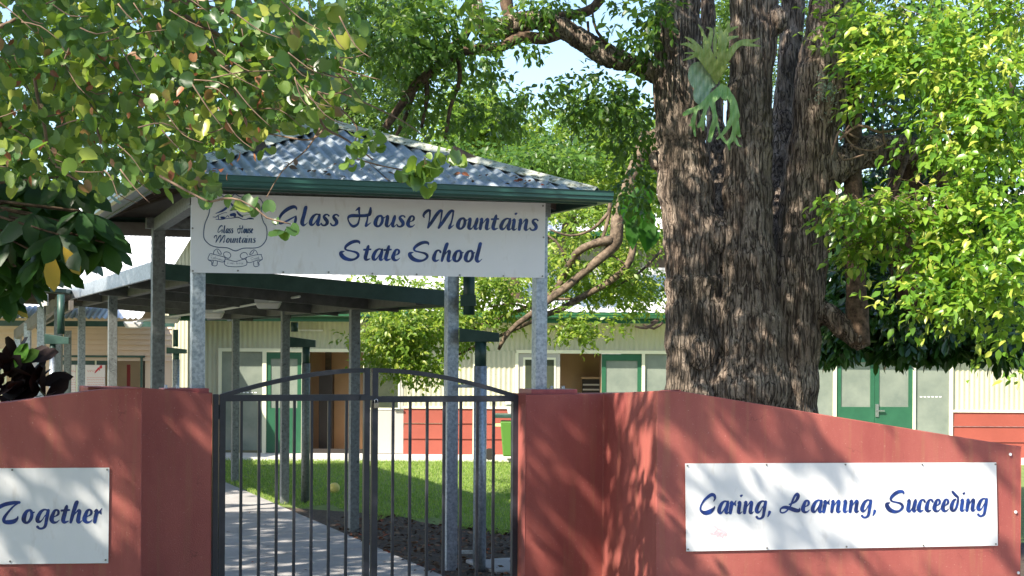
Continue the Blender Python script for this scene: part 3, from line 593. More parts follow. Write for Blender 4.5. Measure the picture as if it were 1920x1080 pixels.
def door(px0, px1, label=None, glass_bottom=765, leaf=m_green, gl=m_glass, handle=None, st=8):
    fr = MB(); z1 = zhd-.045; zb = Bz((px0+px1)/2, glass_bottom); zt2 = z1-.12
    a, b = bs(px0), bs(px1); k = st/F*29.5
    fr.box(FB, a, a+k, -.02, .02, .06, z1); fr.box(FB, b-k, b, -.02, .02, .06, z1); fr.box(FB, a+k, b-k, -.02, .02, zt2, z1); fr.box(FB, a+k, b-k, -.02, .02, .06, zb)
    d = mesh('door', fr, leaf, bld, label=label); mesh('door_glass', MB().box(FB, a+k, b-k, -.004, .004, zb, zt2), gl, d)
    if handle:
        m = MB(); c = FB.pt(bs(handle), -.03, Bz(handle, 768)); m.box(FB, bs(handle)-.03, bs(handle)+.03, -.04, -.02, c.z-.13, c.z+.1); m.bar(c+Vector((0,-.03,-.02)), c+Vector((.13,-.03,-.02)), .02, .025); mesh('handle', m, m_chrome, d)
door(500, 566, 'green door left of the open doorway'); door(1128, 1203, 'green door ajar behind the tree')
door(1569, 1639.5, glass_bottom=763, handle=1644); door(1640, 1711, glass_bottom=763)
# open doorway recesses
def recess(px0, px1, depth=2.6):
    m = MB(); a, b = bs(px0), bs(px1)
    m.add([FB.pt(a,depth,0),FB.pt(b,depth,0),FB.pt(b,depth,2.6),FB.pt(a,depth,2.6),FB.pt(a,.05,0),FB.pt(b,.05,0),FB.pt(b,.05,2.6),FB.pt(a,.05,2.6)], [(0,1,2,3),(4,0,3,7),(1,5,6,2),(3,2,6,7),(4,5,1,0)])
    mesh('doorway_recess', m, m_tan, bld)
recess(570, 682, 1.0); recess(1050, 1128, 1.0)
panel(592, 618, .05, Bz(600,702), m_dark, 'dark_cupboard', .5, .3); panel(600, 612, Bz(600,702), zhd, m_timber, 'wall_batten', .8, .05)
panel(1095, 1128, .05, Bz(1100,710), m_dark, 'air_vent', .7, .05); panel(1093,1130,Bz(1100,712),Bz(1100,708),m_tan,'vent_frame',.68,.08)
panel(570, 682, .05, .13, m_dark, 'threshold', .1, .03)
for i in range(7): panel(1096,1128,.75+i*.09,.78+i*.09,m_grey,'vent_slat',.69,.01)
# grey half-glazed doors standing beside the openings
def greydoor(px0, px1, gx0, gx1, gy0, gy1):
    a = panel(px0, px1, .06, zhd-.045, m_grey, 'door', -.02, .04, None); z0_, z1_ = Bz(gx0,gy1), Bz(gx0,gy0)
    panel(gx0, gx1, z0_, z1_, m_creamtrim, 'glass_frame', -.032, .012, a); panel(gx0+3.5, gx1-3.5, z0_+.04, z1_-.04, m_glassd, 'door_glass', -.036, .005, a)
greydoor(681, 757, 681, 750, 667, 768); greydoor(972, 1050, 981, 1042, 670, 790)
m = MB(); c = FB.pt(bs(740), -.05, Bz(740,768)); m.bar(c, c+Vector((.16,0,0)), .025, .03); mesh('handle', m, m_chrome, bld)
# eave, gutter and roof
zgt = Bz(1100,609)
mesh('soffit', MB().box(FB, X0-.2, X1, -.55, 0.0, ztop+.02, ztop+.05), m_creamtrim, bld)
mesh('fascia', MB().box(FB, X0-.2, X1, -.6, -.55, ztop-.0, ztop+.17), m_gfascia, bld)
gutter(bld, FB.pt(X0-.2,-.6,ztop+.08), FB.pt(X1,-.6,ztop+.08), Vector((0,-1,0)), h=.11, w=.12, mat=m_gfascia)
sr = Vector((0,.985,.17)); mesh('roof_sheet', MB().sheet(FB.pt(X0-.2,-.62,ztop+.2), U0, sr, X1-X0, 5.2, .19, .012, Vector((0,-.17,.985)), 6), m_wsheet, bld)
mesh('wall_lamp', MB().box(FB, bs(560), bs(605), -.06, .0, Bz(580,621), Bz(580,618)), m_slab, bld)

# two-storey block behind
FU = Frame(960, 40.0, 0); us = lambda px: FU.s(px); Uz = lambda py: FU.z(1180,py)
ub = thing('upper_block', 'taller cream block with green gutter seen behind the low roof', 'building', FU.pt(0,0,0))
mesh('wall', MB().sheet(FU.pt(us(225),0,0), U0, Z0, us(2300)-us(225), Uz(447), .09, .01, (0,-1,0), 4), m_cream, ub, smooth=True)
mesh('grey_cladding', MB().sheet(FU.pt(us(1010),-.9,0), U0, Z0, us(2300)-us(1010), Uz(505), .19, .012, (0,-1,0), 5), m_gsheet, ub)
mesh('fascia', MB().box(FU, us(225), us(2300), -.75, -.7, Uz(452), Uz(441)), m_gfascia, ub)
gutter(ub, FU.pt(us(225),-.75,Uz(449)), FU.pt(us(2300),-.75,Uz(449)), Vector((0,-1,0)), h=.13, w=.13, mat=m_gfascia)
mesh('soffit', MB().box(FU, us(225), us(2300), -.7, 0, Uz(453), Uz(452)), m_creamtrim, ub)
mesh('roof_sheet', MB().sheet(FU.pt(us(225),-.8,Uz(438)), U0, Vector((0,.95,.3)), us(2300)-us(225), 5, .19, .012, Vector((0,-.3,.95)), 4), m_wsheet, ub)
q = mesh('window', MB().box(FU, us(1203), us(1300), -.06, -.02, Uz(520), Uz(464)), m_creamtrim, ub); mesh('pane', MB().box(FU, us(1210), us(1295), -.08, -.061, Uz(515), Uz(468)), MAT('brown_blind',(.22,.15,.1)), q)

# ------------------------------------------------------------------ left weatherboard building and its roof
FW = Frame(160, 27.5, 0); ws = lambda px, w=0: FW.s(px, w); Wz = lambda py, px=160: FW.z(px, py)
lb = thing('weatherboard_building', 'pink cream weatherboard building with white roof behind the walkway', 'building', FW.pt(0,0,0))
m = MB(); z = Wz(676); a, b = ws(-400), ws(322)
while z < Wz(605):
    m.hexa([FW.pt(a,-.03,z),FW.pt(b,-.03,z),FW.pt(b,.03,z),FW.pt(a,.03,z),FW.pt(a,-.004,z+.088),FW.pt(b,-.004,z+.088),FW.pt(b,.03,z+.088),FW.pt(a,.03,z+.088)]); z += .09
mesh('weatherboards', m, m_board, lb)
def wp(px0, px1, y0, y1, mat, nm, w=0, th=.04, par=None): return mesh(nm, MB().box(FW, ws(px0), ws(px1), w, w+th, Wz(y1) if y1 < 2000 else 0, Wz(y0)), mat, par or lb)
wp(-400, 112, 676, 3000, m_board, 'lower_wall'); wp(272, 322, 676, 3000, m_board, 'side_wall')
wp(112, 272, 666, 670, m_greendk, 'window_head', -.04, .05); wp(264, 268, 670, 3000, m_greendk, 'door_frame', -.04, .05)
wp(112, 200, 670, 684, m_greendk, 'transom', 0, .02); wp(178, 181, 670, 684, m_creamtrim, 'transom_bar', -.01, .02)
mesh('doorway_recess', MB().add([FW.pt(ws(110),1.2,0),FW.pt(ws(275),1.2,0),FW.pt(ws(275),1.2,2.6),FW.pt(ws(110),1.2,2.6)],[(0,1,2,3)]), m_tan, lb)
wp(222, 228, 684, 3000, MAT('dark_red',(.25,.02,.02)), 'red_door_edge', .6, .04); wp(258, 268, 675, 3000, m_dark, 'dark_gap', .3, .04)
q = wp(-60, 8, 655, 3000, m_creamtrim, 'window_frame', -.04, .05); wp(-55, 3, 662, 3000, m_glass, 'pane', -.05, .01, q)
q = wp(10, 36, 660, 3000, m_creamtrim, 'window_frame', -.04, .05); wp(14, 32, 666, 3000, m_tan, 'pane', -.05, .01, q)
wp(56, 72, 656, 3000, MAT('lilac_trim',(.5,.47,.55)), 'window_frame', -.04, .05)
mesh('roof_sheet', MB().sheet(FW.pt(ws(-400),-.8,Wz(598)), U0, Vector((0,.93,.36)), ws(285)-ws(-400), 6.5, .09, .014, Vector((0,-.36,.93)), 6), m_wsheet, lb)
mesh('fascia', MB().box(FW, ws(-400), ws(345), -.82, -.78, Wz(613), Wz(603)), m_greendk, lb)
# posters with faint red writing
def poster(px0, px1, y0, lab, icon):
    t = thing('poster', lab, 'poster', FW.pt(ws(px0),-.06,Wz(y0)), 'posters by the office window'); mesh('paper', MB().box(FW, ws(px0), ws(px1), -.08, -.06, Wz(y0)-1.1, Wz(y0)), MAT('poster_paper',(.78,.68,.66)), t)
    st = []; r_ = random.Random(px0)
    for k, (y, amp) in enumerate([(12,2.2),(24,.7),(28,.7),(33,.6),(37,.6),(42,.6),(47,.6)]):
        x = px0+4+r_.random()*2
        while x < px1-4-(14 if icon and y < 20 else 0):
            l = 1.5+r_.random()*3; st.append([(x,y0+y-amp,.35),(x+l*.5,y0+y+amp*.5,.4),(x+l,y0+y-amp*.4,.3)]); x += l+1.2
    mesh('writing', ink(st, .3, plane_px(FW,-.083)), MAT('faded_red_print',(.72,.32,.28)), t)
    if icon: mesh('emblem', ink([[(178,y0+15,.9),(184,y0+8,1.7),(190,y0+4,1.2)],[(184,y0+6,1),(187,y0+10,.8)],[(187,y0+3,.7),(190,y0+2,1.2),(190,y0+6,1),(187,y0+6,.6)]], .3, plane_px(FW,-.084)), MAT('emblem_red',(.6,.03,.05)), t)
poster(159, 199, 684, 'pale poster with red emblem right of the silver post', True); poster(114, 144, 684, 'pale poster of faint red print left of the silver post', False)

# dark awning at far left
aw = thing('awning', 'dark low awning with pale posts at the far left', 'awning', P(60,650,21))
g = [P(-160,530,19.0),P(124,549,20.5),P(124,560,27.2)+Vector((0,0,0)),P(-160,560,27)]
g[2].x = P(205,0,27).x; g[2].z = g[1].z+.05; g[3].z = g[0].z+.1
up = Vector((0,0,.05)); mesh('roof_sheet', MB().hexa([g[0],g[1],g[2],g[3],g[0]+up,g[1]+up,g[2]+up,g[3]+up]), m_greendk, aw)
for i in range(8):
    k = i/8+.06; a = g[0].lerp(g[3],k); b = g[1].lerp(g[2],k); mesh('purlin', MB().bar(a-up,b-up,.05,.07), m_timber, aw)
mesh('edge_beam', MB().bar(P(112,566,20.5), P(30,628,26.5), .07, .16), m_under, aw); mesh('edge_beam', MB().bar(P(134,572,20.4), P(70,610,26.8), .05, .12), m_under, aw)
for px, Y, y0 in ((34,26.3,632),(52,24.4,606),(78,21.3,575),(110,20.6,575),(127,24.0,620)):
    b = MB(); c = P(px,y0,Y); c2 = Vector((c.x,c.y,0)); b.bar(c2, c, .09, .09, (0,1,0)); mesh('post', b, m_galvd if px > 100 else m_galv, aw)
rainhead(83,129,626,645,20.0,(91,102,668), aw, upper=(105,119,552,626))
mesh('bracket', MB().hexa([P(77,573,20.2),P(88,573,20.2),P(88,573,20.2)+Vector((0,.06,0)),P(77,573,20.2)+Vector((0,.06,0)),P(77,551,20.2),P(88,551,20.2),P(88,551,20.2)+Vector((0,.06,0)),P(77,551,20.2)+Vector((0,.06,0))]), m_slab, aw)

# ------------------------------------------------------------------ ball, bin, crate, pit edge
bl = mesh('ball', MB().sphere(P(627,915,22.2), .075, 20, 14), MAT('ball_yellow',(.62,.5,.12),(.7,.58,.2),.6), smooth=True, label='yellow ball lying on the grass beside the path', cat='ball', org=P(627,925,22.2))
bc = P(940,864,28.2); bn = thing('wheelie_bin', 'dark wheelie bin with lime green side on the classroom apron', 'bin', bc)
def BX(c, x0, x1, y0, y1, z0, z1, t=0): return [c+Vector(v) for v in ((x0+t,y0+t,z0),(x1-t,y0+t,z0),(x1-t,y1-t,z0),(x0+t,y1-t,z0),(x0,y0,z1),(x1,y0,z1),(x1,y1,z1),(x0,y1,z1))]
bc = Vector((bc.x, bc.y, .06))
mesh('bin_body', MB().hexa(BX(bc,-.02,.5,-.28,.28,.06,.66,.05)), MAT('bin_lime',(.08,.2,.03),rough=.5), bn, bevel=.02)
mesh('bin_lid', MB().hexa(BX(bc,-.16,.54,-.3,.3,.72,.78)), m_greendk, bn, bevel=.01)
mesh('bin_frame', MB().bar(bc+Vector((-.13,-.25,0)), bc+Vector((-.13,-.25,.72)), .04, .04,(0,1,0)).bar(bc+Vector((-.13,-.25,.6)), bc+Vector((.4,-.25,.6)), .03, .05), MAT('lime_trim',(.45,.62,.3)), bn)
w_ = MB(); w_.tube([bc+Vector((-.2,-.3,.1)),bc+Vector((-.2,-.24,.1))], .1, 16); mesh('wheel', w_, m_dark, bn)
tk = thing('storage_tub', 'small pale tub sitting on top of the wheelie bin', 'tub', bc+Vector((.25,0,.78))); mesh('tub', MB().hexa(BX(bc+Vector((.0,0,.78)),.08,.5,-.2,.2,0.001,.17,.03)), m_slab, tk, bevel=.01); mesh('lid', MB().hexa(BX(bc,.06,.52,-.22,.22,.952,.985)), m_white, tk)
mesh('drain_cover', MB().hexa(BX(P(905,1070,14.3)*1+Vector((0,0,0)),-.35,.35,-.25,.2,0,.05)) if False else MB().box(FG, SG(856,3.3), SG(960,3.3), 2.2, 3.0, 0, .035), m_conc, label='grey concrete drain edging in the mulch by the downpipe', cat='drain', bevel=.01)

# ------------------------------------------------------------------ foliage
OV = np.array([(0,0,0),(-.24,.28,.05),(-.22,.6,.05),(0,1,-.16),(.22,.6,.05),(.24,.28,.05),(0,.28,0),(0,.6,-.04)]); OVF = [(0,6,1),(6,7,2,1),(7,3,2),(0,5,6),(6,5,4,7),(7,4,3)]
RH = np.array([(0,0,0),(-.27,.45,.04),(0,1,-.1),(.27,.45,.04)]); RHF = [(0,2,1),(0,3,2)]
a = np.linspace(0, math.pi, 8); ho = [( -.5*math.sin(t)*(1.0-.12*math.cos(t)), .5-.5*math.cos(t)*(1.0), .0) for t in a]
HT = np.array([(0,.12,0)]+[(-.30,-.03,.06),(-.50,.2,.12),(-.52,.5,.12),(-.38,.8,.07),(-.14,.97,.0)]+[(0,.93,-.03)]+[(.14,.97,.0),(.38,.8,.07),(.52,.5,.12),(.50,.2,.12),(.30,-.03,.06)]+[(0,.5,-.02)])
HT[:,2] *= 2.0
HTF = [(12,i+1,i) for i in range(6)]+[(12,i+1,i) for i in range(6,11)]+[(12,0,11)]
LG = np.array([(0,0,0),(-.08,.2,.02),(-.15,.5,.03),(-.12,.8,0),(0,1,-.05),(.12,.8,0),(.15,.5,.03),(.08,.2,.02),(0,.5,-.02)]); LGF = [(8,i+1,i) for i in range(7)]+[(8,0,7)]
class Leaves:
    def __init__(s, T, TF): s.T = T; s.TF = TF; s.p = []; s.d = []; s.n = []; s.s = []; s.t = []
    def add(s, p, d, n, size, tint): s.p.append(p); s.d.append(d); s.n.append(n); s.s.append(size); s.t.append(tint)
    def build(s, name, mat, parent=None, **kw):
        p = np.vstack(s.p); d = np.vstack(s.d); n = np.vstack(s.n); sz = np.concatenate(s.s); t = np.concatenate(s.t)
        d = d/np.linalg.norm(d,axis=1,keepdims=True); x = np.cross(d, n); x /= np.linalg.norm(x,axis=1,keepdims=True)+1e-9; n = np.cross(x, d)
        org = np.array(ORG[parent.name]) if parent is not None else p[0]*1
        k = len(s.T); N_ = len(p); curl = rng.uniform(.2,1.6,N_)
        V_ = (p-org)[:,None,:]+sz[:,None,None]*(x[:,None,:]*s.T[None,:,0,None]+d[:,None,:]*s.T[None,:,1,None]+n[:,None,:]*(s.T[None,:,2,None]*curl[:,None,None]))
        V_ = V_.reshape(-1,3); li = []; ls = []; off = 0
        base = np.concatenate([np.array(f) for f in s.TF]); cnt = np.array([len(f) for f in s.TF])
        loops = (base[None,:]+(np.arange(N_)*k)[:,None]).ravel(); tot = np.tile(cnt, N_); st = np.concatenate([[0],np.cumsum(tot)[:-1]])
        me = bpy.data.meshes.new(name); me.vertices.add(len(V_)); me.vertices.foreach_set('co', V_.ravel().astype(np.float32))
        me.loops.add(len(loops)); me.loops.foreach_set('vertex_index', loops.astype(np.int32)); me.polygons.add(len(tot))
        me.polygons.foreach_set('loop_start', st.astype(np.int32)); me.polygons.foreach_set('loop_total', tot.astype(np.int32))
        me.update(calc_edges=True)
        at = me.attributes.new('tint','FLOAT','POINT'); at.data.foreach_set('value', np.repeat(t,k).astype(np.float32))
        me.materials.append(mat); o = link(bpy.data.objects.new(name, me), parent, org); return tag(o, **kw)
def sprays(LV, cen, out, nleaf, size, L=.35, droop=.5, spread=.8, up=.9, tint=(0,1), twigs=None, tw=.0022):
    """each centre grows one little shoot carrying nleaf leaves"""
    cen = np.asarray(cen); M_ = len(cen); ax = np.asarray(out)+rng.normal(0,.35,(M_,3)); ax[:,2] -= droop*rng.uniform(.2,1,M_); ax /= np.linalg.norm(ax,axis=1,keepdims=True)
    sd_ = np.cross(ax, rng.normal(0,1,(M_,3))+np.array([0,0,1.5])); sd_ /= np.linalg.norm(sd_,axis=1,keepdims=True)
    tb = rng.uniform(*tint, M_)
    for k in range(nleaf):
        f = (k+.5)/nleaf; sgn = 1 if k%2 else -1
        p = cen+ax*(L*(f-.3)*rng.uniform(.8,1.1,(M_,1)))+rng.normal(0,.02*L/.35,(M_,3))
        d = ax*.7+sd_*sgn*spread*(1-.5*f)+rng.normal(0,.28,(M_,3)); d[:,2] -= .25*droop
        n = rng.normal(0,.45,(M_,3))+np.array([-.25,-.35,up]); LV.add(p, d, n, size*rng.uniform(.65,1.2,M_), np.clip(tb+rng.normal(0,.18,M_),0,1))
    if twigs is not None:
        for c, a_ in zip(cen, ax): twigs.tube([c-a_*L*.45, c+a_*L*.2+(rng.normal(0,.01,3)), c+a_*L*.7], [tw*1.5,tw,tw*.5], 3, False)
def blob(px, py, Y, rx, ry, dY, n, shell=.3, power=1):
    """n shoot centres inside an ellipsoid whose centre/extent were measured on the photo, with its own real depth"""
    q = rng.normal(0,1,(n,3)); q /= np.linalg.norm(q,axis=1,keepdims=True); r = rng.uniform(shell**3,1,n)**(1/3); q *= r[:,None]
    c = np.array(P(px,py,Y)); k = Y/F; e = q*np.array([rx*k, dY, ry*k]); o = q*np.array([1,1,.6]); return c+e, o
def clump(px, py, Y, rx, ry, dY, n, per=9, sg=.13):
    p, o = blob(px, py, Y, rx, ry, dY, max(2, n//per)); p = np.repeat(p, per, axis=0)+rng.normal(0,sg,(len(p)*per,3))*np.array([1.3,1.1,.7]); return p, np.repeat(o, per, axis=0)
def box_cloud(x, y, z, n):
    p = np.column_stack([rng.uniform(*x,n),rng.uniform(*y,n),rng.uniform(*z,n)]); return p, rng.normal(0,1,(n,3))

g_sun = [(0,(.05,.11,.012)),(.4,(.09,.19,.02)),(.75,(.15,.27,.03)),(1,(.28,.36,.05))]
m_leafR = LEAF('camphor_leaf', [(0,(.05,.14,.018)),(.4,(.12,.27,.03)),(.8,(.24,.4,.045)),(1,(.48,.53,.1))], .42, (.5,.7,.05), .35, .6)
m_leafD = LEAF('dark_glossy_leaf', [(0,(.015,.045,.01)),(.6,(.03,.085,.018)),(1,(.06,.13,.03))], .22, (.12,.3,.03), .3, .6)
m_leafT = LEAF('mid_leaf', [(0,(.025,.07,.012)),(.6,(.06,.14,.02)),(1,(.13,.22,.03))], .42, (.35,.55,.05), .4, .5)
m_leafM = LEAF('fine_leaf', [(0,(.05,.11,.015)),(.5,(.1,.19,.025)),(.85,(.19,.29,.035)),(1,(.32,.37,.06))], .45, (.45,.65,.05), .4, .5)
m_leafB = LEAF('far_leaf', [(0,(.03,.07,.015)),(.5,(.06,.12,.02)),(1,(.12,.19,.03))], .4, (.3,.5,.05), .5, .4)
m_leafH = LEAF('round_leaf', [(0,(.022,.06,.024)),(.4,(.065,.145,.04)),(.7,(.17,.26,.045)),(.84,(.36,.38,.07)),(.92,(.26,.11,.05)),(1,(.34,.16,.1))], .34, (.38,.62,.04), .38, .6)
m_leafP = LEAF('broad_lobed_leaf', [(0,(.012,.04,.012)),(.7,(.025,.075,.018)),(.9,(.1,.12,.02)),(1,(.4,.27,.03))], .3, (.15,.35,.02), .3, .6)
m_leafC = LEAF('maroon_leaf', [(0,(.006,.004,.005)),(.85,(.014,.006,.007)),(.95,(.06,.09,.015)),(1,(.12,.3,.03))], .06, (.2,.05,.02), .6, .2)

# ---- the big multi-stemmed tree
TY = 15.6; big = thing('camphor_tree', 'huge multi stemmed tree with ridged bark rising behind the right wall', 'tree', P(1395,0,TY)*1)
ORG[big.name] = Vector((P(1395,700,TY).x, TY, 0)); big.location = ORG[big.name]
def stem(pts, Y=TY, n=20, mb=None):
    mb = mb or MB(); cp = catmull([(x,y,r) for x,y,r,*_ in pts], 18); dY = catmull([(x,y,(q[0] if q else 0)) for x,y,r,*q in pts], 18)[:,2]
    mb.tube([P(x,y,Y+d) for (x,y,r), d in zip(cp,dY)], [r/F*Y*(1+.16*noise.noise(Vector((x*.045,y*.045,Y)))) for x,y,r in cp], n); return mb
T = MB()
stem([(1268,-260,40,0),(1270,-60,44,0),(1270,60,43,0),(1274,200,46,0),(1284,330,50,0),(1296,420,54,0),(1303,500,57,0),(1306,560,60,0),(1312,680,64,0),(1318,800,74,0),(1318,960,90,0)], mb=T)
stem([(1420,-260,40,.0),(1412,-60,45,0),(1412,60,44,-.05),(1404,200,43,-.08),(1402,330,44,-.1),(1402,420,48,-.12),(1404,500,52,-.14),(1406,600,62,-.15),(1404,760,78,-.15),(1405,960,105,-.1)], mb=T)
stem([(1600,-260,44,.1),(1572,-60,46,.05),(1556,60,47,.05),(1536,190,50,0),(1518,330,49,.04),(1502,460,52,.03),(1488,600,54,0),(1474,740,60,0),(1462,960,80,0)], mb=T)
stem([(1322,-260,13,1.7),(1326,-40,14,1.7),(1332,120,15,1.6),(1343,260,20,1.4),(1350,420,34,.9),(1350,600,60,.3),(1350,800,70,.2)], mb=T)
stem([(1500,-260,20,1.6),(1490,-40,22,1.6),(1480,120,23,1.5),(1466,260,26,1.3),(1458,420,36,.8),(1450,600,50,.35),(1440,800,60,.3)], mb=T)
T.sphere(P(1332,440,TY-.18), .17, 16, 10, (1,.6,1.25)); T.sphere(P(1452,38,TY-.1), .11, 16, 10, (1.1,1,1.2)); T.sphere(P(1318,660,TY-.3), .14,16,10,(1,.5,1.2)); T.sphere(P(1420,620,TY-.36), .16,16,10,(1,.5,1.6)); T.sphere(P(1232,300,TY), .07,12,8,(1,1,1.3))
stem([(1490,590,28,0),(1545,588,23,-.05),(1582,614,22,-.1),(1610,640,20,-.15),(1618,652,12,-.15)], mb=T, n=14)
stem([(1500,350,34,0),(1550,325,32,0),(1610,290,30,.1),(1680,280,28,.2),(1760,292,24,.3),(1840,300,18,.4)], mb=T, n=14)
stem([(1300,150,30,.1),(1240,140,23,.1),(1190,122,20,.1),(1130,100,20,.05),(1085,72,20,0),(1040,45,20,0),(1000,38,19,0),(960,48,20,0),(925,58,15,0),(905,45,12,0),(895,10,11,0),(880,-60,10,0)], mb=T, n=14)
me = bpy.data.meshes.new('t'); me.from_pydata(T.v, [], T.f); me.update(); to = bpy.data.objects.new('t', me); COL.objects.link(to)
rm = to.modifiers.new('r','REMESH'); rm.mode = 'VOXEL'; rm.voxel_size = .012; sm = to.modifiers.new('s','SMOOTH'); sm.factor = .6; sm.iterations = 3
dg = bpy.context.evaluated_depsgraph_get(); ev = to.evaluated_get(dg); me2 = bpy.data.meshes.new_from_object(ev); bpy.data.objects.remove(to)
n = len(me2.vertices); co = np.empty(n*3); me2.vertices.foreach_get('co', co); co = co.reshape(-1,3); no = np.empty(n*3); me2.vertices.foreach_get('normal', no); no = no.reshape(-1,3)
dsp = np.empty(n)
for i in range(n):
    x, y, z = co[i]; wob = noise.noise(Vector((x*2.5,y*2.5,z*2.5)))*.9
    a_ = noise.noise(Vector((x*25+wob*.7, y*25, z*1.35+wob))); b_ = noise.noise(Vector((x*30, y*30+wob, z*9))); c_ = noise.noise(Vector((x*3, y*3, z*2)))
    dsp[i] = .009*(1-3.6*min(abs(a_),.42)) + .004*b_ + .02*c_
co += no*dsp[:,None]; co -= np.array(ORG[big.name])
me2.vertices.foreach_set('co', co.ravel()); me2.update(); me2.polygons.foreach_set('use_smooth', [True]*len(me2.polygons)); me2.materials.clear(); me2.materials.append(m_bark); me2.name = 'trunk'
link(bpy.data.objects.new('trunk', me2), big, ORG[big.name])
LB = MB()
for b_ in ([(1062,56,13,0),(1020,72,11,0),(975,70,11,-.1),(940,88,10,-.1),(900,92,9,-.2),(860,100,9,-.2),(820,125,9,-.3),(780,160,9,-.3),(750,200,8,-.3),(722,240,7,-.3)],
           [(1010,36,12,0),(1060,30,10,.1),(1100,22,10,.1),(1125,0,9,.1),(1145,-50,8,.1)],
           [(960,45,10,0),(950,10,12,.1),(945,-60,12,.1)],[(905,52,9,0),(885,40,8,.1),(870,70,8,.1),(820,110,7,.2)],
           [(858,102,5,-.2),(862,150,4,-.2),(845,200,4,-.2),(835,260,3,-.2)],[(800,142,5,-.3),(800,190,4,-.3),(790,240,3,-.3)],[(780,160,5,-.3),(760,220,4,-.2),(740,260,3,-.2)],
           [(1175,118,4,.1),(1120,60,3,-.1),(1110,10,2,-.1)],[(1102,40,3,0),(1105,80,2,0)],
           [(1612,648,22,-.15),(1606,560,20,-.1),(1603,480,19,-.05),(1600,400,18,0),(1600,250,16,.1),(1606,120,14,.1),(1610,-60,12,.1)],
           [(1740,600,10,.6),(1715,560,30,.6),(1695,480,34,.6),(1690,400,34,.6),(1700,300,30,.6)],
           [(1755,285,16,.3),(1770,340,14,.2),(1790,400,12,.1),(1810,450,9,.1)],[(1750,290,12,.3),(1755,220,10,.3),(1765,120,8,.3),(1760,0,7,.3)],
           [(1840,300,14,.4),(1870,250,10,.3),(1900,150,8,.3)],[(1700,290,6,0),(1680,350,5,-.2),(1660,390,4,-.3)],[(1800,330,6,0),(1750,370,5,-.1),(1720,390,4,-.2)]):
    stem(b_, n=9, mb=LB)
mesh('limbs', LB, m_limb, big, smooth=True)
TW = MB()
for s_ in ([(1575,262,3),(1610,235,3),(1650,248,3),(1690,240,2)],[(1560,290,2),(1575,245,2.5),(1600,275,2),(1640,282,2),(1665,262,2)],[(1572,285,2),(1582,300,2),(1620,290,2)],[(1655,235,2),(1662,275,2.5),(1695,285,2)],[(1690,220,2),(1660,195,2),(1640,205,2),(1635,185,1.5)],[(1622,110,2.5),(1630,150,2),(1640,140,2),(1635,120,2)],[(1600,230,2),(1585,245,2),(1610,260,2)],
          [(1220,605,2.5),(1235,600,3),(1212,615,3),(1190,612,2)],[(1243,604,3),(1226,616,2.5),(1205,608,2)]): stem([(x,y,r*.9,-.9) for x,y,r in s_], n=5, mb=TW)
mesh('bare_twigs', TW, m_twig, big, smooth=True)
LV = Leaves(OV, OVF); tw = MB()
for b_ in [(1745,60,14.6,150,110,.7,330),(1850,150,14.2,130,150,.7,420),(1700,125,14.5,110,75,.5,220),(1640,60,14.8,70,70,.4,110),(1810,230,14.3,90,60,.5,180),(1880,300,14.0,90,130,.6,290),(1660,402,14.2,80,36,.3,100),(1740,430,14.3,90,50,.4,150),
           (1580,390,14.1,48,28,.2,34),(1850,450,13.9,110,90,.5,300),(1790,550,13.9,90,75,.4,210),(1890,580,13.9,80,75,.5,210),(1620,470,14.4,40,25,.25,36),(1770,30,15.4,200,140,.6,260),(1900,40,14.2,80,90,.6,170)]:
    b_ = list(b_); b_[6] = int(b_[6]*(.62 if b_[6] > 100 else 1)); p, o = clump(*b_) if b_[6] > 60 else blob(*b_); sprays(LV, p, o+np.array([-.3,-.3,-.1]), 6, .096, .3, .5, .9, 1.0, (.1,1), tw if b_[6] < 130 else None, .0025)
LV.build('sunlit_foliage', m_leafR, big); mesh('shoots', tw, m_twig, big)
LV = Leaves(OV, OVF)
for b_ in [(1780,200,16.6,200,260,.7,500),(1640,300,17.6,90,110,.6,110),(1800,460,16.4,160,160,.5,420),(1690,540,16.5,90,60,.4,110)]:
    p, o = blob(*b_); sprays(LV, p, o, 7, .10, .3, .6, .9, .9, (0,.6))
LV.build('inner_foliage', m_leafD, big)  # darker leaf material on the same tree paints the inner shade
# crown over the drive: limb foliage near the top of the frame and the part above it that shades the wall
LV = Leaves(OV, OVF)
for b_ in [(1010,10,15.3,70,25,.5,40),(1190,60,15.5,60,70,.5,60),(1120,190,15.6,70,55,.4,120),(1180,240,16.2,50,70,.5,90),(860,60,15.2,90,60,.5,90),(740,60,15.0,120,80,.5,230),(930,215,15.8,60,30,.3,40),(900,130,16.2,60,40,.4,60),(1000,190,16.6,50,22,.3,30),(800,200,15.6,80,90,.4,110),(980,85,15.0,40,14,.2,16),(1190,350,16.6,35,50,.4,40),(1240,30,15.0,35,40,.3,22),(1050,160,15.9,30,18,.3,10)]:
    p, o = blob(*b_); sprays(LV, p, o, 7, .085, .26, .8, .8, .8, (0,.8))
LV.build('hanging_foliage', m_leafT, big)
LV = Leaves(RH, RHF)
def shade(tx, ty, tz, n, t0, t1, size, clump=.28, sp=9):
    k = max(1, n//sp); c = np.column_stack([rng.uniform(*tx,k),rng.uniform(*ty,k),rng.uniform(*tz,k)]) - np.array(SUN)[None,:]*rng.uniform(t0,t1,(k,1))
    p = np.repeat(c, sp, axis=0)+rng.normal(0,clump,(k*sp,3)); return p, rng.normal(0,1,(k*sp,3))
for a_ in [((1.4,3.3),(14.6,15.4),(1.3,7),1250,4.5,8),((1.6,3.4),(16.6,17.3),(3.4,8),1100,3.0,6)]:
    p, o = shade(*a_, .11); sprays(LV, p, o, 7, .13, .32, .5, .8, .9, (0,.8))
LV.build('overhead_foliage', m_leafM, big)

